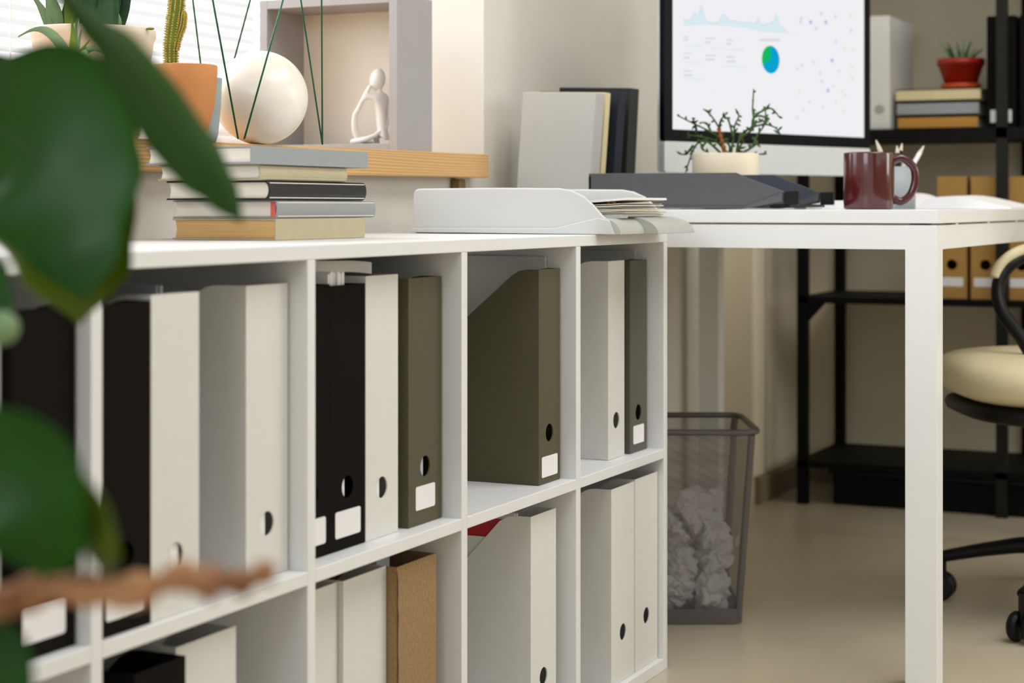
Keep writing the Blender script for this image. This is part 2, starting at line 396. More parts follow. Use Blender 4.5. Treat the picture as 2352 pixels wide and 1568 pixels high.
# cell A (right-hand column)
XA = XR-T-.0085; YA2 = yfit(1485.5, XA)
make_file('white magazine file beside the narrow grey one, right-hand top compartment', fx(1397, YA2+.004), fx(1434, YA2+.004), YA2+.004, zt, .305, M['card_w'], group=G)
make_file('narrow grey magazine file with white label in the right-hand top compartment', fx(1447, YA2), XA, YA2, zt, .304, M['card_g2'], hole=.062, lab=(.046, .013, .042), group=G)
sheaf('white folder standing behind the narrow grey file, far right of top row', XA+.0015, XA+.0075, YA2+.02, 1.36, zt, .675, M['card_w'], 2, 'paper_folder', 'folder')
XA = XR-T-.003; YA4 = yfit(1510, XA)
make_file('white magazine file against the divider in the right-hand bottom compartment', fx(1404, YA4), fx(1457, YA4), YA4, zb, .298, M['card_w'], hole=.074, group=G)
make_file('white magazine file at the far right end of the bottom row', fx(1458.5, YA4), XA, YA4, zb, .3, M['card_w'], hole=.079, group=G)
# cell B
XBf = div_r[0]-T-.0085; YB2 = yfit(1286, XBf)
make_file('dark olive-grey magazine file standing alone showing its sloped side', fx(1237.5, YB2), XBf, YB2, zt, .301, M['card_g'], hole=.07, lab=(.054, .009, .038), flat=.03, group=G)
sheaf('tall white folder standing right behind the dark olive-grey file', XBf+.0012, XBf+.0065, YB2+.022, 1.36, zt, .6745, M['card_w'], 1, 'paper_folder', 'folder')
YB3 = FY+.02
make_file('white magazine file with red folder inside, bottom row below the olive-grey file', fx(1219, YB3), fx(1277, YB3), YB3, zb, .298, M['card_w'], hole=.069, flat=.036, back=.09, group=G)
x0, x1 = fx(1219, YB3), fx(1277, YB3)
sheaf('red folder poking out of a white magazine file in the bottom row', x0+.004, x0+.007, YB3+.03, YB3+.24, zb+.003, .312, M['red'], 1, 'paper_folder', 'folder')
sheaf('cream divider card in front of the red folder, bottom row', x0+.0022, x0+.0035, YB3+.03, YB3+.24, zb+.003, .286, M['card_w'], 1, 'divider_card', 'card')
sheaf('white papers behind the red folder in the bottom row file', x0+.010, x0+.024, YB3+.03, YB3+.24, zb+.003, .318, M['paper'], 3)
# cell C
xc1 = div_r[2]+.0015; xc2 = xc1+.0755; YC = yfit(758, xc2); cx0 = xc2
make_file('black magazine file half hidden behind the divider, labelled, in the centre top compartment', xc1, xc2-.0006, YC, zt, .302, M['card_b'], hole=.07, lab=LB, group=G)
xc3 = fx(839, YC)
make_file('black magazine file with round hole and white label beside the slim white one', xc2, xc3-.001, YC, zt, .3, M['card_b'], hole=.07, lab=LB, group=G)
xc4 = fx(914, YC)
make_file('white magazine file between black and olive-grey files in the top row', xc3+.001, xc4, YC, zt, .308, M['card_w'], hole=.058, group=G)
XC = div_r[1]-T-.006; YC4 = yfit(1014, XC); xc5 = fx(938, YC4)
make_file('olive-grey magazine file with white label right of the slim white file', xc5, XC, YC4, zt, .302, M['card_g'], hole=.07, lab=(.05, .018, .047), group=G)
sheaf('white papers filling the labelled black file in the middle of the top row', cx0+.004, (xc2+xc3)/2+.001, YC+.0028, YC+.22, zt+.002, .672, M['paper'], 8)
sheaf('lilac-white papers standing in the half hidden black file of the top row', xc1+.006, xc1+.06, YC+.02, YC+.22, zt+.002, .674, M['paper'], 8)
sheaf('white papers seen through the hole of the slim white file', xc3+.004, (xc3+xc4)/2+.004, YC+.0028, YC+.22, zt+.002, .63, M['paper'], 6)
sheaf('grey papers seen through the hole of the olive-grey file', xc5+.004, (xc5+XC)/2+.003, YC4+.0028, YC4+.22, zt+.002, .63, M['paperblue'], 5)
# curved sheaf of papers flopping over the tops of the black files
bm = NB(); rows = []
for i in range(17):
    u = i/16; x = xc1+.002+u*.205
    zc = .6872-.0085*u**1.6+.0010*math.sin(u*9)
    rows.append([bm.verts.new((x, YC+.02+(.01*math.sin(u*3))+j*.10, zc-(.011+.003*u if k else 0))) for k in (0, 1) for j in (0, 1)])
for a, b_ in zip(rows, rows[1:]):
    for i, j in ((0, 1), (1, 3), (3, 2), (2, 0)): bm.faces.new([a[i], a[j], b_[j], b_[i]])
bm.faces.new([rows[0][i] for i in (0, 2, 3, 1)]); bm.faces.new([rows[-1][i] for i in (0, 1, 3, 2)])
tag(obj('paper_sheaf', bm, M['paper'], bevel=.0005), 'curled sheaf of white paper lying across the tops of the black files', 'papers')
Y5 = FY+.042
make_file('white magazine file against the divider in the centre bottom compartment', fx(775, Y5)-.079, fx(775, Y5), Y5, zb, .297, M['card_w'], hole=.07, group=G)
xc6 = fx(775, Y5)+.001; Y6 = yfit(788.5, xc6)
make_file('white magazine file left of the brown cardboard one in the bottom row', xc6, fx(887, Y6), Y6, zb, .298, M['card_w'], hole=.07, group=G)
xc7 = fx(887, Y6)+.001; Y7 = yfit(912, xc7)
kf = make_file('brown cardboard magazine file with a worn corner in the bottom row', xc7, fx(1002, Y7), Y7, zb, .297, M['kraft'], hole=None, group=G, flat=.07)
kx0 = fx(912, Y7)
kw = (fx(1002, Y7)-xc7)/2; pts_ = [(-kw-.0004, .004)]+[(-kw+.0022+.0016*math.sin(i*2.3)*math.sin(i*.7), .01+i*.0142) for i in range(20)]+[(-kw-.0004, .292)]
obj('torn_edge', prism(NB(), pts_, (-.0006, -.0001), 'xz'), mat('dark_torn_cardboard', '4a3118', .9), kf)
sheaf('grey papers standing in the brown cardboard file', kx0+.004, kx0+.04, Y7+.03, Y7+.23, zb+.003, .337, M['paperblue'], 2)
# cell D
xd1 = div_r[3]+.0015; xd2 = xd1+.0775; YD = yfit(347, xd2)
make_file('black magazine file against the divider, left of two white ones, top row', xd1, xd2-.001, YD, zt, .301, M['card_b'], hole=.07, lab=LB, group=G)
xd3 = fx(457, YD)
make_file('white magazine file right next to a black one, top row behind the branch', xd2, xd3, YD, zt, .306, M['card_w'], hole=.056, group=G)
XD3 = div_r[2]-T-.003; YD3 = yfit(661, XD3); xd4 = fx(565, YD3)
make_file('white magazine file showing its shaded side in the top row, behind the branch tip', xd4, fx(661, YD3), YD3, zt, .307, M['card_w'], hole=.056, flat=.05, group=G)
sheaf('white papers seen through the hole of the file next to the black one', xd2+.004, (xd2+xd3)/2+.009, YD+.0028, YD+.22, zt+.002, .64, M['paper'], 6)
sheaf('white papers seen through the hole of the file with the shaded side', xd4+.004, (xd4+fx(661, YD3))/2+.002, YD3+.0028, YD3+.22, zt+.002, .64, M['paper'], 6)
sheaf('loose grey-white papers leaning across above the pair of white files', xd3+.004, xd3+.010, YD+.05, 1.34, zt+.002, .668, M['paperblue'], 2)
YD4 = FY+.008; xd5 = fx(426, YD4)
make_file('black open-topped magazine file in the bottom row, lower left', xd5-.08, xd5, YD4, zb, .293, M['card_b'], hole=.07, lab=LB, flat=.065, group=G)
YD5 = FY+.022
make_file('white magazine file right of the open black one, lower left', xd5+.004, fx(542, YD5), YD5, zb, .298, M['card_w'], hole=.07, flat=.06, group=G)
# cell E
XE = div_r[3]-T-.004; YE = yfit(172, XE)
make_file('black magazine file with white label behind the plant leaves, far left', XE-.083, XE, YE, zt, .301, M['card_b'], hole=.07, lab=LB, group=G)
make_file('white magazine file at the far left edge, behind the leaves', XE-.166, XE-.085, YE+.01, zt, .301, M['card_w'], hole=.058, group=G)

# ------------------------------------------------------------------ books stacked on the shelf
def book(label, L_, Wb, Th, cov, pag, loc, rotz=0, rnd=0, hb=False, name='book', group=None, rot=None, cat='book', bowl=0):
    # local: x = along the spine, y = width (spine at y=0, outward), z = thickness
    th = thing(name, label, cat, loc, rotz, group, rot)
    c = .0022; bm = NB()
    box(bm, 0, L_, 0, Wb, 0, c); box(bm, 0, L_, 0, Wb, Th-c, Th)
    pts = []
    for k in range(9):
        a = -PI/2+PI*k/8; pts.append((-rnd*math.cos(a)*1.0, Th/2+math.sin(a)*Th/2))
    inn = [(y+c, (z_-Th/2)*(Th-2*c)/Th+Th/2) for y, z_ in pts]
    if rnd > 0: prism(bm, pts+inn[::-1], (0, L_))
    else: box(bm, 0, L_, -c, 0, 0, Th)
    obj('cover', bm, cov, th, bevel=.0007)
    e = .003
    pg = NB(); pr = [(.0005 if rnd == 0 else -rnd*.7, c+.0002), (Wb-e, c+.0002), (Wb-e-.002, Th/2), (Wb-e, Th-c-.0002), (.0005 if rnd == 0 else -rnd*.7, Th-c-.0002)]
    prism(pg, pr, (e, L_-e)); obj('pages', pg, pag, th)
    if hb: obj('headband', bx(.0, .0028, -.0008, .006, c, Th-c), M['coral'], th)
    return th
GB = 'books stacked on the cube shelf'
z0 = ZT+.0003
stack = [  # corner px (nearest corner), thickness px top/bottom handled by z
    ('thick beige book with yellowed page edges, bottom of the shelf stack', .215, .150, .0262, 'b_beige', 'pagesy', (630, 550), 0, .0, 0),
    ('pale grey book with coral headband, second from bottom of the stack', .240, .150, .0222, 'b_mid', 'pages', (631, 500), .0, .004, 1),
    ('black leather-bound notebook with rounded spine, middle of the stack', .232, .145, .0235, 'b_black', 'pages', (610, 458), -.0, .006, 0),
    ('thin beige book just above the black notebook in the stack', .203, .145, .0185, 'b_beige', 'pages', (592, 412), .0, .004, 0),
    ('blue-grey hardback lying on top of the stack on the white shelf', .275, .150, .0215, 'b_grey', 'pages', (574, 378), .0, .0, 0)]
for lab, L_, Wb, Th, cv, pg_, px, rz, rn, hb in stack:
    # corner position: keep distance from the camera ~ 2.16-2.2
    pz = at(px[0], px[1], Z=ZT) if px[1] == 550 else None
    pos = at(px[0], 500, Y=1.195 if cv != 'b_grey' else 1.19)
    book(lab, L_, Wb, Th, M[cv], M[pg_], (pos.x, pos.y, z0), rz, rn, bool(hb), group=GB); z0 += Th+.0002

# ------------------------------------------------------------------ letter trays
def letter_tray(label, loc, rotz, Lt, Wt, Ht, prof, m, m2, lip, name='letter_tray', th_=.004, lipfun=None):
    # local x: from back (0) to the open front (Lt); y: width from near wall (0) to far wall (Wt)
    th = thing(name, label, 'letter tray', loc, rotz)
    for nm, y in (('side_wall', 0), ('side_wall', Wt-th_)):
        b = NB(); prism(b, prof, (y, y+th_), 'xz'); obj(nm, b, m, th, bevel=.0015)
    obj('back_wall', bx(0, th_, th_, Wt-th_, 0, Ht), m, th, bevel=.001)
    obj('base', bx(.01, Lt*.93, th_, Wt-th_, .002, .005), m2, th)
    return th
# dark tray on the desk: local x runs towards -Y
DX = 2.87; dy0 = at(1352, 470, X=DX).y; dy1 = at(1838, 470, X=DX).y; DZ = .7403
Lt = dy0-dy1
def px2(x, y, X, yy0): q = at(x, y, X=X); return (yy0-q.y, max(0, q.z-DZ))
pf = [px2(*p_, DX, dy0) for p_ in ((1352, 474), (1352, 399), (1690, 397), (1720, 410), (1800, 440), (1800, 466), (1722, 478), (1700, 480))]
pf = [(a, b_+.0005) for a, b_ in pf]
dt = thing('letter_tray', 'dark grey plastic letter tray lying on the white desk', 'letter tray', (DX, dy0, DZ), -PI/2)
# with rotz=-90deg: local x -> -Y world, local y -> +X world
WT = .215
for y in (0, WT):
    b = NB(); prism(b, pf, (y, y+.004), 'xz'); obj('side_wall', b, M['traydark'] if y == 0 else M['trayblue'], dt, bevel=.001)
    xe = px2(1807, 450, DX, dy0)[0]
    b = NB(); box(b, xe-.004, xe+.02, y-.002, y+.008, .008, .031); obj('stacking_foot', b, M['blackp'], dt, bevel=.002)
    b = NB(); prism(b, [px2(*q, DX, dy0) for q in ((1500, 478), (1500, 474), (1712, 474), (1798, 443), (1798, 462), (1722, 477))], (y-.004, y), 'xz'); obj('side_rib', b, M['traydark'], dt)
obj('back_wall', bx(0, .004, 0, WT+.004, .001, .058), M['trayblue'], dt)
obj('base', bx(.004, Lt*.86, .004, WT, .003, .006), M['trayblue'], dt)
b = NB(); box(b, Lt*.86, Lt*.95, .004, WT, .004, .009); obj('front_lip', b, M['blackp'], dt)

# light tray on the shelf
LX = 2.45; ly0 = at(949, 500, X=LX).y; LZ = ZT+.0003
def p3(x, y): q = at(x, y, X=LX); return (ly0-q.y, max(0, q.z-LZ))
lt_ = thing('letter_tray', 'light grey curved letter tray on the end of the white shelf', 'letter tray', (LX, ly0, LZ), -PI/2)
LW = .25
prl = [p3(*q) for q in ((949, 529), (949, 445), (953, 436), (962, 433), (1150, 431), (1285, 432), (1312, 437), (1340, 450), (1362, 470), (1385, 497))]
prl += [p3(*q) for q in ((1400, 506), (1408, 520), (1412, 540))]
for y in (0, LW):
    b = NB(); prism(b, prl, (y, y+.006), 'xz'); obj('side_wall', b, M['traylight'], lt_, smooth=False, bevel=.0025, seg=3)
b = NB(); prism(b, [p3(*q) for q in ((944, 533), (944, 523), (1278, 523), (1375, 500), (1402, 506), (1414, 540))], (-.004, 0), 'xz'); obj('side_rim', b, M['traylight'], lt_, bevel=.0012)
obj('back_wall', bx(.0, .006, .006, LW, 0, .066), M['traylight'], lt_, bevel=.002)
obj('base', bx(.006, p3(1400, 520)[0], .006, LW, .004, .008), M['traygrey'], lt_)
# curved scoop fronts
e0 = p3(1404, 510)[0]
for (ya, yb, zh, ex, nm) in ((-.002, .095, .0235, .028, 'front_scoop'), (.095, .256, .026, .05, 'front_scoop')):
    b = NB(); P_ = []
    for k in range(9):
        a = PI/2*k/8; P_.append((e0-.012+ex*math.sin(a), zh*math.cos(a)))
    P_ += [(e0-.012, 0)]
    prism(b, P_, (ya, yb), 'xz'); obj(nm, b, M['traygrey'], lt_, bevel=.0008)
# papers in light tray: loose stack whose ends fan out at the front
pp = thing('paper_pile', 'fanned pile of papers and envelopes sticking out of the light grey tray', 'papers', (LX+.05, 1.10, LZ+.022))
M['paper_tan'] = mat('tan_envelope', 'cdb999', .7, .03); M['paper_grey'] = mat('grey_envelope', 'b9b7a8', .7, .03)
def zpx(y): return .745-(y-HY)/F*2.72
# (row at the stack, row at mid, row at the front end, front end column, thickness, material)
for ys, ym, ye, xe_, tk, mt_ in ((493, 495, 494, 1524, .0013, 'paper_grey'), (490, 493, 489, 1530, .0016, 'paper_tan'), (487, 489, 484, 1531, .0012, 'paper'), (484, 486, 481, 1526, .0012, 'b_cream'), (481, 482, 477, 1518, .0014, 'paper_grey'),
                             (478, 480, 473, 1524, .0014, 'paper'), (475, 476, 469, 1520, .0012, 'paper_tan'), (472, 470, 459, 1531, .0034, 'paper')):
    b = NB(); xa = LX+.035+random.uniform(0, .006); xb = LX+.215-random.uniform(0, .012)
    fr = at(xe_, 475, X=xb).y; R = []
    for i in range(13):
        u = i/12; y = 1.27-(1.27-fr)*u
        v_ = max(0, (u-.35)/.65); z0_, zm_, z1_ = zpx(ys), zpx(ym), zpx(ye)
        z_ = z0_*(1-v_)**2+2*zm_*v_*(1-v_)+z1_*v_**2
        R.append([b.verts.new((xa, y, z_)), b.verts.new((xb, y, z_)), b.verts.new((xb, y, z_+tk)), b.verts.new((xa, y, z_+tk))])
    for a_, c_ in zip(R, R[1:]):
        for i in range(4): b.faces.new([a_[i], a_[(i+1) % 4], c_[(i+1) % 4], c_[i]])
    b.faces.new(R[0]); b.faces.new(R[-1][::-1])
    obj('sheet', b, M[mt_], pp, world=True)
b = NB(); tube(b, smooth_path([at(1393, 470, X=LX+.045), at(1402, 463, X=LX+.042), at(1415, 466, X=LX+.043)]), .0012); obj('binder_clip', b, mat('bronze_clip', '6b5a33', .4, metal=.6), pp, world=True)

# ------------------------------------------------------------------ desk
dk = thing('desk', 'white rectangular office desk with square legs', 'desk', (3.4, 1.0, 0))
DA, DB, YA, YB = 2.793, 4.12, .597, 1.435
obj('tabletop', bx(DA, DB, YA, YB, DZ-.0208, DZ), M['desk'], dk, world=True, bevel=.0008)
zf = .7165
for a in ((DA, YA), (DA, YB-.05), (DB-.05, YA), (DB-.05, YB-.05)):
    obj('leg', bx(a[0], a[0]+.042, a[1]+.0012, a[1]+.0505, 0, zf), M['desk'], dk, world=True, bevel=.0008)
for nm, a in (('apron', (DA+.0005, DA+.02, YA+.05, YB-.05)), ('apron', (DB-.03, DB-.01, YA+.05, YB-.05)), ('apron', (DA+.042, DB-.05, YA+.002, YA+.02)), ('apron', (DA+.042, DB-.05, YB-.03, YB-.01))):
    obj(nm, bx(*a, .679, zf), M['desk'], dk, world=True)
for a in [(x, x+.02, YA+.003, YA+.02) for x in (DA+.15, DA+.42, DA+.7, DA+1.0)]+[(DA+.03, DA+.05, YA+.02, YA+.05), (DA+.03, DA+.05, YB-.06, YB-.03)]:
    obj('spacer', bx(*a, zf, DZ-.0208), M['desk'], dk, world=True)

# books leaning at the back of the desk by the wall
def upright(label, px0, px1, D0, D1, zt_, th_, cov, pag, lean, name='book'):
    a = at(px0, 400, D=D0); b_ = at(px1, 400, D=D1); a.z = b_.z = DZ
    ang = math.atan2(b_.y-a.y, b_.x-a.x); Wb = (b_-a).length
    th = thing(name, label, 'book', (a.x, a.y, DZ+.0005), 0, 'books standing at the back of the desk', rot=(lean, .045, ang)); th.location.z += Wb*.045
    # local: x along the cover towards the spine (spine at x=Wb), y thickness (away from the camera), z height
    hh = (zt_-DZ); c = .002
    cv = NB(); box(cv, 0, Wb, 0, c, 0, hh); box(cv, 0, Wb, th_-c, th_, 0, hh); box(cv, Wb, Wb+c, 0, th_, 0, hh)
    obj('cover', cv, cov, th, bevel=.0012)
    obj('pages', bx(.003, Wb-.001, c+.0002, th_-c-.0002, .002, hh-.003), pag, th)
upright('light grey book standing foremost of the books leaning at the back of the desk', 1184, 1352, 3.31, 3.21, .948, .024, M['b_grey2'], M['pages'], math.radians(-3))
upright('thin cream-spined book between grey and navy books on the desk', 1200, 1372, 3.365, 3.265, .952, .016, M['b_cream'], M['pagesy'], math.radians(-3))
upright('navy book standing behind the thin cream-spined book on the desk', 1222, 1402, 3.40, 3.30, .955, .026, M['navy'], M['pages'], math.radians(-3))
upright('tall charcoal book standing rearmost against the wall on the desk', 1272, 1432, 3.475, 3.38, .967, .032, M['charcoal'], M['pages'], math.radians(-1))

# ------------------------------------------------------------------ monitor
mo_l = at(1526, 400, D=3.41); mo_r = at(1999, 400, D=3.853)
mw = math.hypot(mo_r.x-mo_l.x, mo_r.y-mo_l.y); ang = math.atan2(mo_r.y-mo_l.y, mo_r.x-mo_l.x)
mc = Vector(((mo_l.x+mo_r.x)/2, (mo_l.y+mo_r.y)/2, DZ+.0005))
mon = thing('computer_monitor', 'large all-in-one computer screen showing charts, on the white desk', 'computer', mc, ang)
# local: x right, y away from viewer
hm = mw/2; zc0 = at(1900, 404, D=3.76).z-DZ; zc1 = at(1526, 324, D=3.41).z-DZ; ztop = zc1+.40
obj('chin', rbox(NB(), -hm, hm, zc0, zc1, 0, .012, .006, 4, 'xz'), M['alu'], mon, bevel=.001)
hs = NB(); rbox(hs, -hm, hm, zc0, ztop, .0125, .02, .006, 4, 'xz'); rbox(hs, -hm*.6, hm*.6, zc0+.04, ztop-.08, .02, .05, .06, 6, 'xz'); obj('rear_housing', hs, M['alu'], mon, bevel=.004)
obj('bezel', rbox(NB(), -hm, hm, zc1+.0003, ztop, .0002, .012, .006, 4, 'xz'), M['glassblk'], mon)
bz = .0232
scr = obj('display', bx(-hm+bz, hm-bz, -.0006, 0, zc1+.0225, ztop-bz), M['screen'], mon)
# chart content (children of the display), u in metres from left edge of the display, v down/up via pixel row mapping
def sp_(px, py):
    # intersection of pixel ray with the screen plane -> local x,z
    n = Vector((-math.sin(ang), math.cos(ang), 0)); r = ray(px, py)
    s = (mc-CAM).dot(n)/r.dot(n); q = CAM+r*s-mc
    return q.x*math.cos(ang)+q.y*math.sin(ang), q.z
def spoly(pts, col, name, k=1, y=-.0009):
    b = NB(); prism(b, [sp_(*q) for q in pts], (y, y+.0003), 'xz'); return obj(name, b, emit(name+'_colour', col, 1), scr)
def zx(x, y): return (1480+x/3.92, y/3.92)
area_pts = [zx(*q) for q in ((350, 230), (350, 165), (380, 185), (420, 180), (440, 110), (465, 130), (480, 150), (510, 45), (530, 120), (550, 190), (620, 215), (660, 200), (700, 130), (720, 135), (760, 185), (820, 190), (870, 205), (940, 200), (1000, 215), (1022, 160), (1045, 225), (1090, 220), (1160, 195), (1185, 125), (1215, 225), (1300, 300), (1230, 295), (1040, 285), (900, 250), (640, 225))]
spoly(area_pts, 'd0e2e6', 'line_chart')
ln = NB(); up_ = [sp_(*q) for q in area_pts[1:26]]
for a, b_ in zip(up_, up_[1:]):
    tube(ln, [(a[0], -.001, a[1]), (b_[0], -.001, b_[1])], .0006, 4)
obj('chart_line', ln, emit('chart_line_colour', 'b4d2dc'), scr)
pc = sp_(*zx(1134, 537)); pr_ = abs(sp_(*zx(1134, 412))[1]-sp_(*zx(1134, 662))[1])/2
for nm, a0, a1, cl in (('pie_slice', -155, 90, '0a9cc8'), ('pie_slice', 90, 205, '12b35e')):
    b = NB(); prism(b, [(pc[0], pc[1])]+[(pc[0]+pr_*math.cos(math.radians(a0+(a1-a0)*k/24)), pc[1]+pr_*math.sin(math.radians(a0+(a1-a0)*k/24))) for k in range(25)], (-.0012, -.0009), 'xz')
    obj(nm, b, emit('pie_'+cl, cl), scr)
m_txt = emit('screen_text', 'd3d2d0'); m_spk = emit('spark_colour', 'cfe4e4'); random.seed(3)
for (x, y, wv_, hh_) in ((350, 325, 40, 14), (350, 350, 45, 16), (545, 340, 90, 12), (545, 372, 45, 18), (740, 355, 60, 12), (740, 385, 40, 22), (1035, 352, 185, 20), (350, 475, 75, 10), (350, 512, 55, 16), (548, 495, 95, 12), (548, 528, 80, 16), (740, 505, 70, 14), (740, 545, 80, 18), (350, 635, 75, 12), (350, 668, 80, 18)):
    k = (x-250)*.03
    tx = NB(); prism(tx, [sp_(*zx(*q)) for q in ((x, y+k*0), (x+wv_, y), (x+wv_, y+hh_), (x, y+hh_))], (-.0009, -.0006), 'xz')
    obj('text_block', tx, m_txt, scr)
for (x, y, wv_) in ((360, 405, 160), (595, 422, 115), (740, 435, 150), (360, 552, 150), (700, 590, 210), (360, 700, 170)):
    tx = NB(); prism(tx, [sp_(*zx(*q)) for q in ((x, y), (x+wv_, y+8), (x+wv_, y+20), (x, y+12))], (-.0009, -.0006), 'xz')
    obj('sparkline', tx, m_spk, scr)
for cl, pts, rad in (('aebbdd', ((1495, 200), (1632, 200), (1688, 545), (1650, 815)), 20), ('cdd2e4', ((1545, 255), (1720, 150), (1590, 125), (1405, 195), (1720, 375), (1595, 735), (1860, 275), (1410, 165), (1580, 660)), 17),
                     ('d8e0c2', ((1875, 450), (1868, 600), (1868, 705), (1392, 830), (1780, 825), (1800, 435), (1790, 1000), (1722, 915), (1850, 140)), 17), ('d2d4d8', ((1485, 918), (1605, 965), (1425, 990), (1375, 1060), (1375, 618), (1415, 590), (1750, 640), (1700, 780), (1805, 860), (1520, 560)), 14)):
    m_dot = emit('dots_'+cl, cl)
    for x, y in pts:
        dt_ = NB()
        c_ = sp_(*zx(x, y)); r_ = rad/3.92/F*3.6
        prism(dt_, [(c_[0]+r_*1.2*math.cos(2*PI*k/14), c_[1]+r_*math.sin(2*PI*k/14)) for k in range(14)], (-.0009, -.0006), 'xz')
        obj('map_dot', dt_, m_dot, scr)
random.seed(11)
st = NB(); prism(st, [(.05, .30), (.054, .30), (.10, .012), (.17, .006), (.17, 0), (.02, 0), (.02, .006), (.09, .012)], (-.09, .09), 'yz')
obj('stand', st, M['alu'], mon)
b = NB(); c0 = at(1524, 320, D=3.43)
tube(b, smooth_path([at(1523, 330, D=3.45), at(1522, 360, D=3.45), at(1526, 395, D=3.45), at(1532, 470, D=3.44)]), .0018); obj('power_cable', b, M['paper'], mon, world=True)

# ------------------------------------------------------------------ mug
mp_ = at(1995.5, 481, D=3.07); mr = 57.5/F*3.07; mh = 131/F*3.07
mug = thing('coffee_mug', 'dark maroon coffee mug near the front edge of the desk', 'mug', (mp_.x, mp_.y, DZ+.0003), TH-PI/2)
b = lathe(NB(), [(0, 0), (mr*.93, 0), (mr, .003), (mr, mh-.002), (mr-.0015, mh), (mr-.0035, mh-.002), (mr-.0035, .006), (0, .006)], 64)
obj('body', b, M['maroon'], mug, smooth=True, bevel=.0004)
hl = smooth_path([(mr-.002, 0, mh*.86), (mr+.014, 0, mh*.90), (mr+.033, 0, mh*.74), (mr+.036, 0, mh*.5), (mr+.028, 0, mh*.26), (mr+.012, 0, mh*.14), (mr-.002, 0, mh*.2)], 8)
obj('handle', tube(NB(), hl, .0062, 12, flat=(.9, 1.1)), M['maroon'], mug, smooth=True)

# pencil cup with pencils behind the mug
cp = at(2058, 480, D=3.42)
cup = thing('pencil_cup', 'pale glassy pencil cup behind the maroon mug', 'cup', (cp.x, cp.y, DZ+.0003))
obj('cup_body', lathe(NB(), [(0, 0), (.036, 0), (.037, .08), (.0345, .08), (.034, .004), (0, .004)], 40), M['greypot'], cup, smooth=True)
for i, (px, py, c_, lb) in enumerate(((2012, 322, 'pencil', 'pale pencil leaning left'), (2060, 335, 'blackp', 'dark pen standing upright'), (2082, 362, 'pencil', 'wooden pencil standing in the middle'), (2122, 335, 'paper', 'white pen leaning right'), (2072, 330, 'blackm', 'black marker beside the dark pen'))):
    base = Vector((cp.x, cp.y, DZ+.008))+RT*(.012*(-1 if px > 2060 else 1)); tip = at(px, py, D=3.42+.01*i)
    d = (tip-base)
    pcl = thing('pencil' if c_ != 'paper' else 'pen', lb+' in the pencil cup behind the mug', 'pencil', base, 0, 'pencils in the cup')
    obj('shaft', tube(NB(), [base, base+d*.88], .0042, 6), M[c_], pcl, world=True)
    obj('tip', tube(NB(), [base+d*.88, tip], [.0042, .0012], 6), M['pencil'], pcl, world=True)

# open magazine on the desk
ob = thing('open_magazine', 'open white magazine lying across the desk, right of the mug', 'magazine', (3.63, .80, DZ), -PI/2)
for s, nm in ((-1, 'page_block'), (1, 'page_block')):
    b = NB(); R = []
    for i in range(17):
        u = i/16; x = s*u*.178; zz_ = .003+(.030 if s < 0 else .024)*math.sin(u**.75*PI)*(1-.45*u)+.003*(1-u)
        R.append([b.verts.new((x+.012, -.13, .0005)), b.verts.new((x+.012, .13, .0005)), b.verts.new((x+.012, .13, zz_+.0035)), b.verts.new((x+.012, -.13, zz_))])
    for a, c_ in zip(R, R[1:]):
        for i in range(4): b.faces.new([a[i], a[(i+1) % 4], c_[(i+1) % 4], c_[i]])
    b.faces.new(R[0]); b.faces.new(R[-1][::-1])
    obj(nm, b, M['paper'], ob, smooth=False)
tp = at(1925, 478, D=3.12)
sh = NB(); box(sh, -.06, .11, -.02, .12, .0004, .005); bmesh.ops.rotate(sh, cent=(0, 0, 0), matrix=Matrix.Rotation(TH-PI/2, 3, 'Z'), verts=sh.verts); bmesh.ops.translate(sh, vec=(tp.x, tp.y+.0, DZ), verts=sh.verts)
sh2 = at(1930, 478, D=3.32)
b = NB(); box(b, -.05, .035, -.1, .08, .0004, .016, Matrix.Translation((sh2.x, sh2.y, DZ)) @ Matrix.Rotation(TH-PI/2, 4, 'Z')); sh.free()
tag(obj('paper_stack', b, M['paper']), 'low stack of white paper on the desk between dark tray and mug', 'papers')

# ------------------------------------------------------------------ twiggy plant in cream pot on the desk
pt = at(1666, 480, X=3.17); DPT = (pt-CAM).dot(FW); pt.z = DZ+.0003
k = DPT/F; pr0 = 76*k; pth = at(1666, 353, D=DPT).z-DZ
tw = thing('potted_plant', 'small twiggy plant in a round cream pot in front of the screen', 'potted plant', pt, TH-PI/2)
obj('pot', lathe(NB(), [(0, 0), (pr0*.62, 0), (pr0*.86, .02), (pr0, pth*.6), (pr0, pth), (pr0-.004, pth), (pr0-.006, pth*.7), (0, pth*.7)], 48), M['creampot'], tw, smooth=True, bevel=.0005)
obj('soil', lathe(NB(), [(0, pth*.9), (pr0-.005, pth*.88)], 32), M['soil'], tw)
def LP(zx_, zy_, dd=0): # local coords of plant from zoomed photo coords
    q = at(1480+zx_/3.92, zy_/3.92, D=DPT+dd); r = q-pt
    return (r.dot(RT), r.dot(FW), r.z)
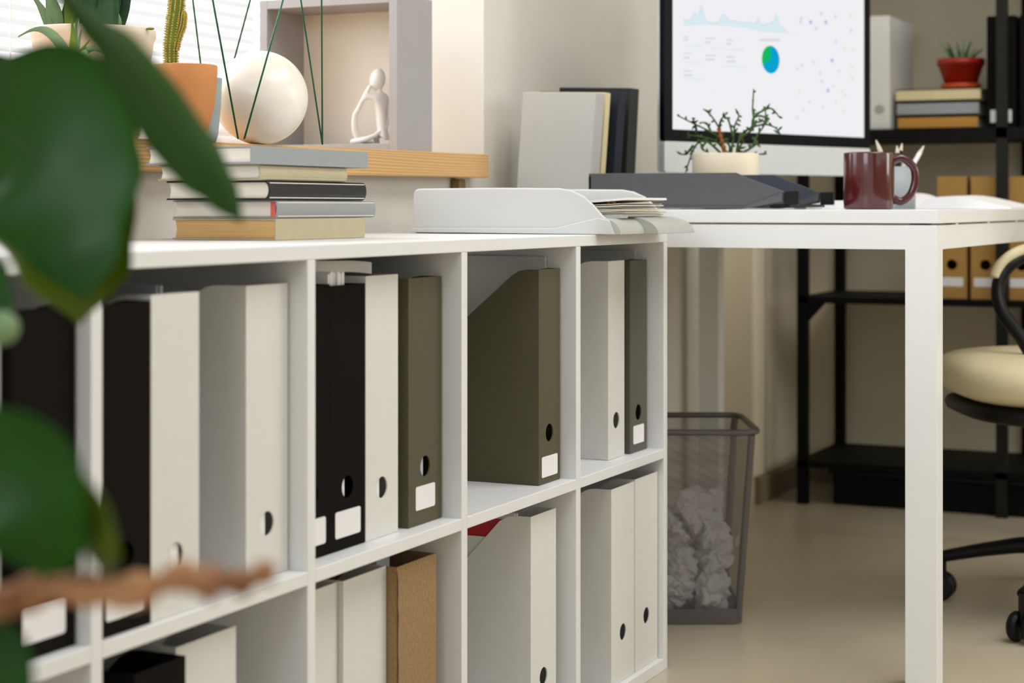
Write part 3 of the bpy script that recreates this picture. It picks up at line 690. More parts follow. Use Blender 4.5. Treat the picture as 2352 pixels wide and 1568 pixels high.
stems = [[(720, 1390), (690, 1270), (675, 1160), (600, 1040), (530, 980)], [(780, 1390), (800, 1250), (815, 1130), (850, 1040), (820, 980)], [(760, 1390), (760, 1300), (600, 1190), (440, 1110), (300, 1040)],
         [(830, 1390), (860, 1250), (980, 1150), (975, 980), (985, 800)], [(820, 1400), (960, 1330), (1020, 1210), (1085, 1110), (1090, 960)], [(700, 1390), (560, 1270), (470, 1300), (410, 1430), (370, 1560)],
         [(750, 1380), (640, 1270), (500, 1230), (390, 1215)], [(850, 1240), (940, 1160), (1080, 1120), (1180, 1150), (1225, 1210)], [(975, 1180), (985, 1060), (1080, 990), (1150, 980), (1220, 1060)], [(840, 1300), (860, 1360), (900, 1400), (1000, 1390), (1100, 1385)],
         [(800, 1240), (760, 1090), (715, 1040)], [(470, 1200), (460, 1120), (430, 1060)], [(560, 1270), (520, 1340), (580, 1370)], [(440, 1310), (380, 1380), (330, 1390)], [(1090, 1110), (1110, 1060), (1010, 1040), (1000, 1030)], [(675, 1160), (690, 1080), (740, 1020)],
         [(980, 1100), (1030, 1100), (1060, 1090)], [(975, 1240), (1010, 1290), (940, 1350)], [(860, 1200), (880, 1280), (850, 1350), (870, 1385)], [(600, 1190), (560, 1110), (500, 1105)]]
stm = NB(); lfm = NB()
for i, s_ in enumerate(stems):
    dd = random.uniform(-.03, .03); n_ = len(s_)
    P_ = smooth_path([LP(x, y, dd*j/(n_-1)) for j, (x, y) in enumerate(s_)], 5)
    tube(stm, P_, [.0026*(1-.55*j/(len(P_)-1)) for j in range(len(P_))], 6)
    for j in range(3, len(P_), 2):
        v = P_[j]; d = Vector((random.uniform(-1, 1), random.uniform(-1, 1), random.uniform(-.6, 1))).normalized()*random.uniform(.006, .014)
        tube(lfm, [v, v+d*.5, v+d], [.0011, .0024, .0006], 5)
obj('stems', stm, M['twig'], tw, smooth=True); obj('leaves', lfm, M['twig'], tw, smooth=True)
obj('brown_stem', tube(NB(), smooth_path([LP(725, 1390, -.01), LP(705, 1290, -.01), LP(675, 1200, -.01), LP(672, 1150, -.01)]), [.003+.002*(i % 3 == 1) for i in range(19)], 7), M['twigd'], tw, smooth=True)

# ------------------------------------------------------------------ things on the sill
# shadow box frame with figurine
XB = 2.631; yr = at(912, 200, X=XB).y; yl = at(596, 200, X=XB).y; dB = .125
zb0 = sz(XB)+.0004; hB = .262
fr = thing('box_frame', 'grey square box frame with cream back standing on the window sill', 'box frame', (XB, yr, zb0))
wB = yl-yr; tB = .0155
f = NB(); box(f, 0, dB, 0, tB, 0, hB); box(f, 0, dB, wB-tB, wB, 0, hB); box(f, 0, dB, tB, wB-tB, 0, tB*.8); box(f, 0, dB, tB, wB-tB, hB-tB, hB)
obj('frame', f, M['boxgrey'], fr, bevel=.0008)
obj('back_panel', bx(dB-.006, dB-.001, tB, wB-tB, tB*.8, hB-tB), M['boxin'], fr)
# seated abstract figurine inside the frame (skin modifier)
def skinned(name, nodes, edges, m, parent, sub=2):
    bm = NB(); vs = [bm.verts.new(n[0]) for n in nodes]
    for a, b_ in edges: bm.edges.new((vs[a], vs[b_]))
    o = obj(name, bm, m, parent, recalc=False)
    md = o.modifiers.new('skin', 'SKIN'); md.use_smooth_shade = True
    for i, n in enumerate(nodes): o.data.skin_vertices[0].data[i].radius = (n[1], n[1])
    o.data.skin_vertices[0].data[0].use_root = True
    s_ = o.modifiers.new('subdivision', 'SUBSURF'); s_.levels = sub; s_.render_levels = sub
    return o
fx0 = XB+.062
def FP(x, y, d=0):
    q = at(400+x/3.136, y/3.136, X=fx0+d); return q
fgb = FP(1430, 1035); zfl = zb0+tB*.8+.0005
fg = thing('figurine', 'white abstract seated figurine with head resting on hand, inside the box frame', 'figurine', (fgb.x, fgb.y, zfl))
def FL(x, y, d=0): q = FP(x, y, d)-Vector((fgb.x, fgb.y, zfl)); q.z = max(q.z, .004); return tuple(q)
nodes = [(FL(1510, 985), .011), (FL(1495, 900), .010), (FL(1485, 790), .0095), (FL(1475, 720), .010), (FL(1478, 660), .0048), (FL(1478, 610), .0045),
         (FL(1440, 700, -.012), .006), (FL(1390, 740, -.018), .0042), (FL(1330, 780, -.02), .0046), (FL(1370, 690, -.02), .0038), (FL(1420, 610, -.016), .0045),
         (FL(1300, 830, -.02), .0052), (FL(1300, 920, -.016), .0066), (FL(1320, 1000, -.01), .007), (FL(1410, 1010, 0), .0085),
         (FL(1525, 700, .012), .006), (FL(1540, 820, .016), .0045), (FL(1525, 920, .0), .0045), (FL(1440, 980, -.015), .0045), (FL(1370, 1005, -.022), .005), (FL(1270, 1022, -.018), .005)]
edges = [(0, 1), (1, 2), (2, 3), (3, 4), (4, 5), (3, 6), (6, 9), (9, 10), (0, 14), (14, 13), (13, 12), (12, 11), (11, 8), (3, 15), (15, 16), (16, 17), (17, 18), (18, 19), (19, 20)]
keep = [0, 1, 2, 3, 4, 5, 6, 9, 10, 14, 13, 12, 11, 8, 15, 16, 17, 18, 19, 20]; mpn = {v: i for i, v in enumerate(keep)}
edges = [(mpn[a], mpn[b_]) for a, b_ in edges]; nodes = [nodes[i] for i in keep]
edges.append((mpn[9], mpn[8]))
skinned('body', nodes, edges, M['statue'], fg)
hd = Vector(FL(1465, 575)); b = sphere(NB(), hd, .0155, 24, 16, (.9, .85, 1.28)); bmesh.ops.rotate(b, cent=hd, matrix=Matrix.Rotation(.2, 3, 'X'), verts=b.verts)
obj('head', b, M['statue'], fg, smooth=True)
# two tiny glass feet/droplets omitted; globe lamp
gD = 2.62; gc = at(599, 228, D=gD); gr = 108/F*gD
gs = sz(gc.x); gc.z = max(gc.z, gs+gr*.985)
b = NB(); sphere(b, (0, 0, gr*.985), gr, 64, 40)
for v in b.verts: v.co.z = max(v.co.z, 0.0003)
gl_ = thing('globe_lamp', 'round white opal globe lamp on the window sill', 'lamp', (gc.x, gc.y, gs+.0003))
obj('globe', b, M['globe'], gl_, smooth=True)
obj('cord', tube(NB(), smooth_path([(gr*.2, .02, .004), (gr*.9, .05, .003), (gr*1.3, .10, .003)]), .002, 6), M['paper'], gl_)
# wire polyhedron
wt = thing('wire_ornament', 'tall open geometric ornament of thin green wires on the window sill', 'ornament', (at(554, 331, D=2.42).x, at(554, 331, D=2.42).y, SILL))
def WP(x, y, D): return at(x, y, D=D)
zs = lambda P_: Vector((P_.x, P_.y, sz(P_.x)+.001))
P1 = zs(at(554, 333, D=2.40)); P2 = zs(at(740.5, 336, D=2.66)); P3 = zs(at(484, 330, D=2.78))
Ta = at(396, -420, D=2.55); Tc = at(739, -560, D=2.8); Td = at(676, -98, D=2.48)
rods = [(P1+RT*-.004, at(488.6, 0, D=2.44), Ta), (P1+RT*.004, at(650, 0, D=2.46), Td), (P2, at(691, 0, D=2.58), Td), (P2, at(738.6, 0, D=2.70), Tc), (P3, at(443, 0, D=2.7), Ta), (P3, at(574.7, 0, D=2.78), Tc)]
for a, m_, c_ in rods:
    d = (m_-a).normalized(); L_ = (c_-a).length
    obj('rod', tube(NB(), [a, a+d*L_], .0013, 8), M['wire'], wt, world=True, smooth=True)
Ts = [rods[0][0]+(rods[0][1]-rods[0][0]).normalized()*(Ta-rods[0][0]).length, Td, rods[3][0]+(rods[3][1]-rods[3][0]).normalized()*(Tc-rods[3][0]).length]
for i in range(3): obj('rod', tube(NB(), [Ts[i], Ts[(i+1) % 3]], .0013, 8), M['wire'], wt, world=True)
# terracotta pot with cactus
tD = 2.36; q = at(426, 331, D=tD); tr_ = 72/F*tD; tz = sz(q.x)+.0004; th_ = at(426, 150, D=tD).z-tz
tpot = thing('potted_cactus', 'orange terracotta pot with a slim columnar cactus on the window sill', 'potted cactus', (q.x, q.y, tz), TH-PI/2)
obj('pot', lathe(NB(), [(0, 0), (tr_*.55, 0), (tr_*.72, th_*.12), (tr_*.92, th_*.45), (tr_*1.0, th_*.8), (tr_*1.01, th_*.985), (tr_*.99, th_), (tr_*.94, th_), (tr_*.92, th_*.85), (0, th_*.85)], 64), M['terra'], tpot, smooth=True)
obj('soil', lathe(NB(), [(0, th_*.91), (tr_*.92, th_*.9)], 32), M['soil'], tpot)
def CP(x, y): r = at(x, y, D=tD)-Vector((q.x, q.y, tz)); return Vector((r.dot(RT), r.dot(FW), r.z))
def cactus(name, pts, rads, par):
    bm = NB(); P_ = smooth_path(pts, 8); n = 20; rr_ = []
    for i in range(len(P_)):
        u = i/(len(P_)-1)*(len(rads)-1); a = int(min(u, len(rads)-2)); rr_.append(rads[a]*(1-(u-a))+rads[a+1]*(u-a))
    rings = []
    for i, p_ in enumerate(P_):
        rings.append([bm.verts.new(p_+Vector((math.cos(2*PI*k/n), math.sin(2*PI*k/n), 0))*rr_[i]*(1+.13*(1 if k % 2 else -1))) for k in range(n)])
    for a, b_ in zip(rings, rings[1:]):
        for k in range(n): bm.faces.new([a[k], a[(k+1) % n], b_[(k+1) % n], b_[k]])
    bm.faces.new(rings[0][::-1]); bm.faces.new(rings[-1])
    o = obj(name, bm, M['cactus'], par, smooth=True)
    sp2 = NB()
    for i in range(0, len(P_)):
        for k in range(1, n, 2):
            v = P_[i]+Vector((math.cos(2*PI*k/n), math.sin(2*PI*k/n), 0))*rr_[i]*1.13
            for e in range(2):
                d = Vector((math.cos(2*PI*k/n), math.sin(2*PI*k/n), random.uniform(-.6, .6)))*.0022
                tube(sp2, [v-d*.3, v+d], [.0012, .0005], 3)
    obj('spines', sp2, M['spine'], o)
    return o
cactus('stem', [CP(393, 152), CP(393, 110), CP(399, 60), CP(405, 20), CP(407, -15), CP(407, -28)], [.0068, .0078, .0085, .0088, .0080, .003], tpot)
cactus('side_stem', [CP(401, 115), CP(408, 85), CP(416, 60), CP(419, 35), CP(420, 27)], [.004, .0045, .0048, .004, .0015], tpot)
# grey cachepot / tray edge behind
q2 = at(444, 331, D=2.5)
tag(obj('flower_pot', lathe(NB(), [(0, 0), (.031, 0), (.034, .01), (.038, .05), (.0395, .088), (.037, .088), (.034, .01), (0, .01)], 48, (q2.x, q2.y, sz(q2.x)+.0004)), M['greypot'], smooth=True), 'blue-grey pot half hidden behind the terracotta cactus pot', 'pot')
# big cream planter with snake plant
bD = 2.50; q = at(214, 331, D=bD); br = 142/F*bD; bz_ = sz(q.x)+.0004; bh = at(214, 68, D=bD).z-bz_
pl = thing('potted_plant', 'wide cream pot with upright snake plant leaves, left on the window sill', 'potted plant', (q.x, q.y, bz_), TH-PI/2)
obj('pot', lathe(NB(), [(0, 0), (br*.66, 0), (br*.74, .01), (br*.97, bh*.9), (br*1.0, bh*.93), (br*1.0, bh*.99), (br*.985, bh), (br*.95, bh), (br*.92, bh*.85), (0, bh*.85)], 72), M['whitepot'], pl, smooth=True)
obj('soil', lathe(NB(), [(0, bh*.93), (br*.95, bh*.92)], 32), M['soil'], pl)
def blade(bm, base, tip, wid, bend=(0, 0, 0), n=10, ax=Vector((1, 0, 0)), pw=.6, cup=.25):
    base, tip = Vector(base), Vector(tip); rows = []
    for i in range(n+1):
        u = i/n; c_ = base.lerp(tip, u)+Vector(bend)*math.sin(u*PI)
        w_ = wid*(1-u)**pw*(.75+.5*math.sin(min(1, u*1.6)*PI)*.6)+.0004; d = (tip-base).normalized()
        s_ = (ax-d*ax.dot(d)).normalized(); nn = s_.cross(d)
        rows.append([bm.verts.new(c_-s_*w_+nn*w_*cup), bm.verts.new(c_), bm.verts.new(c_+s_*w_+nn*w_*cup)])
    for a, b_ in zip(rows, rows[1:]):
        for k in (0, 1): bm.faces.new([a[k], a[k+1], b_[k+1], b_[k]])
def BP(x, y, d=0): r = at(x, y, D=bD+d)-Vector((pl.location)); return Vector((r.dot(RT), r.dot(FW), r.z))
for (x0_, y0_, x1_, y1_, wi, mt_, dd) in ((130, 75, 95, -60, .013, 'aloe', 0), (150, 75, 190, -140, .013, 'snake', .02), (165, 80, 140, -90, .010, 'lime', -.02), (240, 75, 268, -160, .017, 'snake', .0), (262, 75, 300, -120, .014, 'snake', .01), (252, 78, 245, -120, .012, 'snake', -.03), (118, 70, 60, -30, .007, 'aloe', 0), (200, 75, 215, -200, .014, 'snake', .03), (268, 72, 262, 15, .005, 'aloe', -.03)):
    b = NB(); blade(b, BP(x0_, y0_, dd), BP(x1_, y1_, dd), wi, (.004, 0, 0)); obj('leaf', b, M[mt_], pl, solid=.002, smooth=True)
obj('edge_leaf', sphere(NB(), BP(345, 66, -.03), .006, 12, 8, (1, .6, .3)), M['lime'], pl, smooth=True)
# small rosette in a terracotta pot in front
aD = 2.28; q = at(205, 331, D=aD); az_ = sz(q.x)+.0004; ah = at(205, 158, D=aD).z-az_; ar = .034
al = thing('potted_succulent', 'small spiky aloe rosette in a terracotta pot, in front of the wide cream pot', 'potted plant', (q.x, q.y, az_), TH-PI/2)
obj('pot', lathe(NB(), [(0, 0), (ar*.6, 0), (ar*.8, ah*.2), (ar, ah*.8), (ar*1.02, ah), (ar*.94, ah), (ar*.9, ah*.85), (0, ah*.85)], 48), M['terra'], al, smooth=True)
obj('soil', lathe(NB(), [(0, ah*.92), (ar*.93, ah*.91)], 24), M['soil'], al)
def AP(x, y, d=0): r = at(x, y, D=aD+d)-Vector(al.location); return Vector((r.dot(RT), r.dot(FW), r.z))
for (x, y, wi, mt_, dd, bn) in ((42, 84, .0085, 'aloe', -.02, .022), (165, 40, .0055, 'lime', 0, 0), (138, 85, .003, 'lime', .01, 0), (175, 45, .006, 'aloe', .02, .0), (186, 68, .004, 'aloe', 0, -.003), (240, 125, .006, 'aloe', -.01, .010), (218, 106, .004, 'aloe', .02, .004), (182, 158, .004, 'aloe', -.04, .01), (205, 92, .003, 'lime', .0, 0), (215, 150, .006, 'aloe', -.05, .012), (130, 130, .006, 'aloe', -.05, .012)):
    b = NB(); blade(b, AP(170+(x-170)*.06, 136), AP(x, y, dd), wi, (0, 0, bn), ax=Vector((0.25, .3, 1)) if abs(x-165) > 45 else Vector((1, 0, 0)), pw=.8, cup=.4); obj('leaf', b, M[mt_], al, solid=.0018, smooth=True)

# ------------------------------------------------------------------ waste bin with crumpled paper
bD1 = 3.20; bw = .285; bdp = .27; bh_ = .349; rgt = .438
bc = wd(rgt-bw/2, bD1+bdp/2, 0.0005)
wb = thing('waste_bin', 'square dark wire-mesh waste bin full of crumpled paper under the desk', 'waste bin', bc, TH-PI/2)
def rrect(w_, d_, r, z_, n=6):
    P_ = []
    for cx_, cy_, a0 in ((w_/2-r, d_/2-r, 0), (-w_/2+r, d_/2-r, 90), (-w_/2+r, -d_/2+r, 180), (w_/2-r, -d_/2+r, 270)):
        for k_ in range(n+1): a = math.radians(a0+90*k_/n); P_.append((cx_+r*math.cos(a), cy_+r*math.sin(a), z_))
    return P_
obj('rim', tube(NB(), rrect(bw, bdp, .03, bh_-.004), .0055, 8, closed=True), M['binmetal'], wb, smooth=True)
bwb, bdb = bw-.055, bdp-.05
def ringfaces(bm, A, B):
    a = [bm.verts.new(v) for v in A]; b_ = [bm.verts.new(v) for v in B]; n = len(a)
    for i in range(n): bm.faces.new([a[i], a[(i+1) % n], b_[(i+1) % n], b_[i]])
b = NB(); ringfaces(b, rrect(bwb, bdb, .022, .025), rrect(bw-.006, bdp-.006, .028, bh_-.006)); obj('mesh_wall', b, M['mesh'], wb)
b = NB(); ringfaces(b, rrect(bwb+.003, bdb+.003, .023, .0), rrect(bwb+.005, bdb+.005, .023, .028)); obj('base_band', b, M['binmetal'], wb, solid=.002)
b = NB(); b.faces.new([b.verts.new(v) for v in rrect(bwb, bdb, .022, .006)]); obj('bottom_plate', b, M['binmetal'], wb, solid=.002)
for sx_ in (-1, 1):
    for sy_ in (-1, 1):
        b = NB(); tube(b, [(sx_*(bwb/2-.006), sy_*(bdb/2-.006), .01), (sx_*(bw/2-.012), sy_*(bdp/2-.012), bh_-.01)], .0065, 8, flat=(1, 1)); obj('corner_post', b, M['binmetal'], wb)
random.seed(5); cnt = 0
desc = ['loosely', 'tightly', 'flatly', 'roughly', 'sharply', 'partly']
def paper_ball(c, r, seed, label, m=None):
    b = NB(); bmesh.ops.create_icosphere(b, subdivisions=4, radius=1)
    rnd_ = random.Random(seed); pl_ = []
    for _ in range(12):   # faceted lump: random cutting planes, then folds
        n_ = Vector((rnd_.gauss(0, 1), rnd_.gauss(0, 1), rnd_.gauss(0, 1))).normalized(); pl_.append((n_, rnd_.uniform(.55, .95)))
    o_ = Vector((seed*7.3, seed*3.1, seed*1.7))
    for v in b.verts:
        d = v.co.normalized(); rr2 = 1.12
        for n_, q_ in pl_:
            c_ = d.dot(n_)
            if c_ > .05: rr2 = min(rr2, q_/c_)
        vo = noise.voronoi(d*1.5+o_)[0]
        rr2 -= .16*max(0, .12-(vo[1]-vo[0]))/.12
        rr2 += .30*(abs(noise.noise(d*1.7+o_))*2-.4)
        v.co = d*r*rr2*1.12
    o = obj('paper_ball', b, m or M['paper'], origin=(0, 0, 0)); o.location = c; return tag(o, label, 'crumpled paper', 'crumpled papers in the waste bin')
def inb(u, v, z_):
    f_ = z_/bh_; ww = (bwb+(bw-bwb)*f_)/2-.006; dd_ = (bdb+(bdp-bdb)*f_)/2-.006
    return bc+RT*(u*ww)+FW*(v*dd_)+UP*z_
rows_ = [(.045, ((.62, -.6), (-.1, -.62), (-.7, -.55), (.35, .3), (-.5, .5))), (.105, ((.66, -.55), (.05, -.6), (-.6, -.6), (.6, .4), (-.3, .4))), (.155, ((.55, -.5), (-.05, -.6), (-.68, -.5), (.2, .5), (-.6, .5))), (.193, ((.25, -.5), (-.5, -.45), (.55, .1)))]
lv = ['on the bottom', 'in the second layer', 'in the third layer', 'on top of the heap']
hz_ = {0: 'right', 1: 'middle', 2: 'left', 3: 'rear right', 4: 'rear left'}
for li, (z_, uv) in enumerate(rows_):
    for j, (u, v) in enumerate(uv):
        cnt += 1
        paper_ball(inb(u, v, z_+random.uniform(-.005, .005)), random.uniform(.0315, .036), cnt, f'crumpled white paper ball {lv[li]} of the waste bin, {hz_[j]} side')
yb = NB(); sphere(yb, inb(.93, -.86, .145), .0125, 16, 10, (1, .7, 1)); tag(obj('paper_ball', yb, M['b_cream'], smooth=True), 'small yellowish wad against the right corner of the waste bin', 'crumpled paper')

# ------------------------------------------------------------------ black steel rack at the back
RX0 = 4.42; RY1 = at(1845, 700, X=RX0).y; RX1 = at(1930, 700, Y=RY1).x; RY2 = at(2302, 700, X=RX0).y; RY0 = .10
rk = thing('storage_rack', 'black metal storage rack along the back wall', 'shelf rack', (RX0, RY2, 0))
for y in (RY1, RY2, RY0):
    for x in (RX0, RX1):
        obj('post', bx(x-.012, x+.012, y-.013, y+.013, 0, 1.75), M['rackm'] if y == RY2 and x == RX0 else M['blackm'], rk, world=True)
for z_, t_ in ((.936, .026), (.5205, .016), (.109, .016)):
    obj('rack_shelf', bx(RX0-.012, RX1+.012, RY0-.013, RY1+.013, z_-t_, z_), M['blackm'], rk, world=True)
obj('rack_shelf', bx(RX0-.012, RX1+.012, RY0-.013, RY1+.013, 1.38, 1.4), M['blackm'], rk, world=True)
for y in (RY1-.013, ):
    b = prism(NB(), [(y, .504), (y-.045, .504), (y, .455)], (RX0-.008, RX0-.002), 'yz'); obj('gusset', b, M['blackm'], rk, world=True)
    b = prism(NB(), [(RX0+.012, .504), (RX0+.06, .504), (RX0+.012, .455)], (RY1-.004, RY1+.002), 'xz'); obj('gusset', b, M['blackm'], rk, world=True)
# black box under the rack
bb_ = thing('storage_box', 'low black storage box on the floor beneath the rack', 'box', (4.6, .7, 0))
obj('box_body', bx(RX0+.02, RX1-.03, .18, RY1-.07, .0005, .075), M['blackm'], bb_, world=True, bevel=.004)
obj('lid', bx(RX0+.012, RX1-.022, .17, RY1-.06, .0755, .088), M['blackp'], bb_, world=True, bevel=.003)
# things on the rack's upper shelf
ZR = .9365
def ry(px, X): return at(px, 200, X=X).y
XF = RX0+.017
def binder(label, pa, pb, ptop, m, hole=False, lab=False, X=XF, z0=ZR, D=.26, group='binders on the rack'):
    ya, yb_ = ry(pb, X), ry(pa, X); top = at((pa+pb)/2, ptop, X=X).z
    th = thing('ring_binder', label, 'binder', (X, (ya+yb_)/2, z0), 0, group)
    obj('cover', bx(X, X+D, ya+.001, yb_-.001, z0, top), m, th, world=True, bevel=.003)
    yc = (ya+yb_)/2
    if hole:
        b = NB(); prism(b, [(yc+.012*math.cos(2*PI*k_/24), z0+hole+.012*math.sin(2*PI*k_/24)) for k_ in range(24)], (X-.001, X-.0001), 'yz'); obj('finger_ring', b, hole_m, th, world=True)
    if lab:
        obj('label_plate', bx(X-.001, X-.0001, yc-lab[0]/2, yc+lab[0]/2, z0+lab[1], z0+lab[2]), lab_m, th, world=True)
    return th
hole_m, lab_m = mat('hole_grey', 'aaa69c', .6), M['label']
binder('cream ring binder standing on the rack right beside the screen', 1996, 2044, 36, M['card_w'], hole=.05)
hole_m = M['label']
bdr = binder('black binder with white label standing behind the rack post', 2265, 2334, 36, M['card_b'], hole=.055, lab=(.05, .012, .042))
binder('black binder at the right edge, beyond the rack post', 2340, 2375, 34, M['card_b'], hole=False)
z_ = ZR+.0005
for lb, m_, pa, pb, t_ in (('ochre book at the bottom of the stack on the rack', 'b_orange', 2062, 2246, .031), ('grey book in the middle of the stack on the rack', 'b_grey', 2060, 2248, .033), ('cream book on top of the stack on the rack', 'b_cream', 2058, 2252, .030)):
    xa = XF+.02; y1_, y0_ = ry(pa, xa), ry(pb, xa)
    th = thing('book', lb, 'book', (xa, y0_, z_), 0, 'books on the rack')
    obj('cover', box(box(bx(xa, xa+.14, y0_, y1_, z_, z_+.003), xa, xa+.14, y0_, y1_, z_+t_-.003, z_+t_), xa, xa+.003, y0_, y1_, z_, z_+t_), M[m_], th, world=True)
    obj('pages', bx(xa+.0032, xa+.137, y0_+.003, y1_-.003, z_+.0031, z_+t_-.0031), M['pages'], th, world=True)
    z_ += t_+.002
# red pot
xr_ = XF+.085; rp = at(2207, 196, X=xr_); rk_ = (rp-CAM).dot(FW)/F; zz_ = z_
rd = thing('potted_succulent', 'small spiky succulent in a red pot on the stacked books of the rack', 'potted plant', (rp.x, rp.y, zz_), TH-PI/2)
R_ = 54*rk_; hh = 68*rk_
obj('saucer', lathe(NB(), [(0, 0), (R_*.78, 0), (R_*.86, .012), (R_*.8, .012), (0, .008)], 40), M['orangepot'], rd, smooth=True)
obj('pot', lathe(NB(), [(0, .009), (R_*.66, .009), (R_*.95, hh*.8), (R_, hh*.78), (R_, hh), (R_*.93, hh), (R_*.85, hh*.8), (0, hh*.8)], 40), M['redpot'], rd, smooth=True)
for i, (dx, dz_) in enumerate(((-54, 44), (-28, 40), (-20, 22), (-4, 40), (12, 48), (22, 42), (36, 26), (48, 22), (2, 30), (-36, 26))):
    b = NB(); blade(b, (dx*rk_*.3, 0, hh*.85), (dx*rk_, random.uniform(-.02, .02), hh+dz_*rk_), .0045, (0, 0, .004)); obj('leaf', b, M['snake'] if i % 2 else M['aloe'], rd, solid=.002)
# kraft files on the middle level
def kfile(label, pa, pb, top, holecol):
    X = RX0+.03; ya, yb_ = ry(pb, X), ry(pa, X); zt_ = at((pa+pb)/2, top, X=X).z
    th = make_file(label, 0, yb_-ya-.002, 0, .521, zt_-.521, M['kraft2'], hole=.083, lab=(.055, .03, .052), group='kraft files on the rack', hr=.013)
    th.rotation_euler = (0, 0, -PI/2); th.location = (X, (ya+yb_)/2, .521)
    return th
kfile('left tan cardboard file on the rack, behind the desk leg', 2152, 2221, 405, 0)
kfile('right tan cardboard file on the rack, next to the left one', 2229, 2298, 405, 0)
kfile('tan cardboard file beyond the rack post at the right edge', 2318, 2375, 405, 0)
X = RX0+.2
b = bx(X, X+.2, ry(2352+40, X), ry(2325, X), ZR-.0, ZR+.0001); b.free()

# ------------------------------------------------------------------ office chair
ccd, ccl = 3.30, 1.08
ch = thing('office_chair', 'office chair with cream padded seat and black frame at the desk', 'chair', wd(ccl, ccd, 0), TH-PI/2)
def cushion(bm, hx, hy, z0, z1, p=3.2, n=40, m_=12, dip=.0):
    rings = []
    for j in range(m_+1):
        ph = -PI/2+PI*j/m_; c_ = abs(math.cos(ph))**(.38); s_ = math.copysign(abs(math.sin(ph))**.7, math.sin(ph))
        R_2 = []
        for i in range(n):
            a = 2*PI*i/n; ca, sa = math.cos(a), math.sin(a)
            x = math.copysign(abs(ca)**(2/p), ca)*hx*c_; y = math.copysign(abs(sa)**(2/p), sa)*hy*c_
            zz2 = (z0+z1)/2+s_*(z1-z0)/2
            R_2.append((x, y, zz2-dip*(1-(x/hx)**2)*(1-(y/hy)**2)*(1 if s_ > 0 else 0)))
        rings.append([bm.verts.new(v) for v in R_2])
    for a, b_ in zip(rings, rings[1:]):
        for i in range(n): bm.faces.new([a[i], a[(i+1) % n], b_[(i+1) % n], b_[i]])
    bm.faces.new(rings[0][::-1]); bm.faces.new(rings[-1]); return bm
sc_ = cushion(NB(), .290, .25, .388, .487, dip=.012)
for v in sc_.verts: v.co.z += -.02*(v.co.x/.290 if v.co.x > 0 else 0)*0+.000
obj('seat', sc_, M['cream'], ch, smooth=True)
obj('seat_shell', cushion(NB(), .272, .235, .358, .402), M['blackp'], ch, smooth=True)
obj('gas_lift', lathe(NB(), [(.0, .11), (.028, .11), (.028, .25), (.016, .25), (.016, .37), (0, .37)], 24), M['blackp'], ch, smooth=False)
obj('tilt_box', bx(-.07, .07, -.1, .1, .335, .368), M['blackp'], ch, bevel=.01)
base_h = obj('base_hub', lathe(NB(), [(0, .07), (.035, .07), (.04, .12), (.03, .135), (0, .135)], 24), M['blackp'], ch, smooth=True)
for k_ in range(5):
    a = math.radians(154+72*k_); d = Vector((math.cos(a), math.sin(a), 0))
    r5 = .295
    obj('base_leg', tube(NB(), smooth_path([d*.02+UP*.112, d*.12+UP*.118, d*.2+UP*.105, d*r5+UP*.082]), [.030-.0007*i for i in range(19)], 10, flat=(.8, .62)), M['blackp'], ch, smooth=True)
    cst = NB(); pc_ = d*r5; s_ = Vector((-d.y, d.x, 0))
    for sg in (-1, 1):
        lt2 = lathe(NB(), [(0, -.009), (.022, -.009), (.026, -.004), (.026, .004), (.022, .009), (0, .009)], 24)
        mt = Matrix.Translation(pc_+s_*sg*.014+UP*.0265) @ s_.to_track_quat('Z', 'Y').to_matrix().to_4x4()
        bmesh.ops.transform(lt2, matrix=mt, verts=lt2.verts); me_ = bpy.data.meshes.new('tmp'); lt2.to_mesh(me_); lt2.free(); cst.from_mesh(me_); bpy.data.meshes.remove(me_)
    box(cst, -.008, .008, -.008, .008, .03, .085, Matrix.Translation(pc_))
    obj('caster', cst, M['blackp'], ch, bevel=.001)
# armrest loop on the left (nearest) side, and its twin
def CHP(x, y, D): r = at(x, y, D=D)-Vector(ch.location); return Vector((r.dot(RT), r.dot(FW), r.z))
loop = [CHP(2460, 880, 3.2), CHP(2400, 855, 3.25), CHP(2345, 775, 3.28), CHP(2302, 715, 3.3), CHP(2292, 665, 3.32), CHP(2305, 625, 3.33), CHP(2345, 593, 3.34), CHP(2420, 580, 3.4), CHP(2520, 600, 3.46)]
obj('armrest_frame', tube(NB(), smooth_path(loop, 8), .0135, 10, flat=(.85, 1)), M['blackp'], ch, smooth=True)
padp = [CHP(2284, 640, 3.325), CHP(2300, 607, 3.33), CHP(2345, 577, 3.34), CHP(2420, 565, 3.4), CHP(2500, 575, 3.46)]
obj('armrest_pad', tube(NB(), smooth_path(padp, 8), [.004]+[.011]*32, 10, flat=(1, 1)), M['cream'], ch, smooth=True)
bk_ = cushion(NB(), .23, .035, .54, .95); bmesh.ops.rotate(bk_, cent=(0, 0, 0), matrix=Matrix.Rotation(-PI/2+.25, 3, 'Z'), verts=bk_.verts); bmesh.ops.translate(bk_, vec=(.30, .03, 0), verts=bk_.verts)
obj('backrest', bk_, M['cream'], ch, smooth=True)
obj('back_bracket', tube(NB(), [(.05, .0, .36), (.27, .02, .38), (.32, .03, .45), (.33, .03, .62)], .016, 8), M['blackp'], ch)

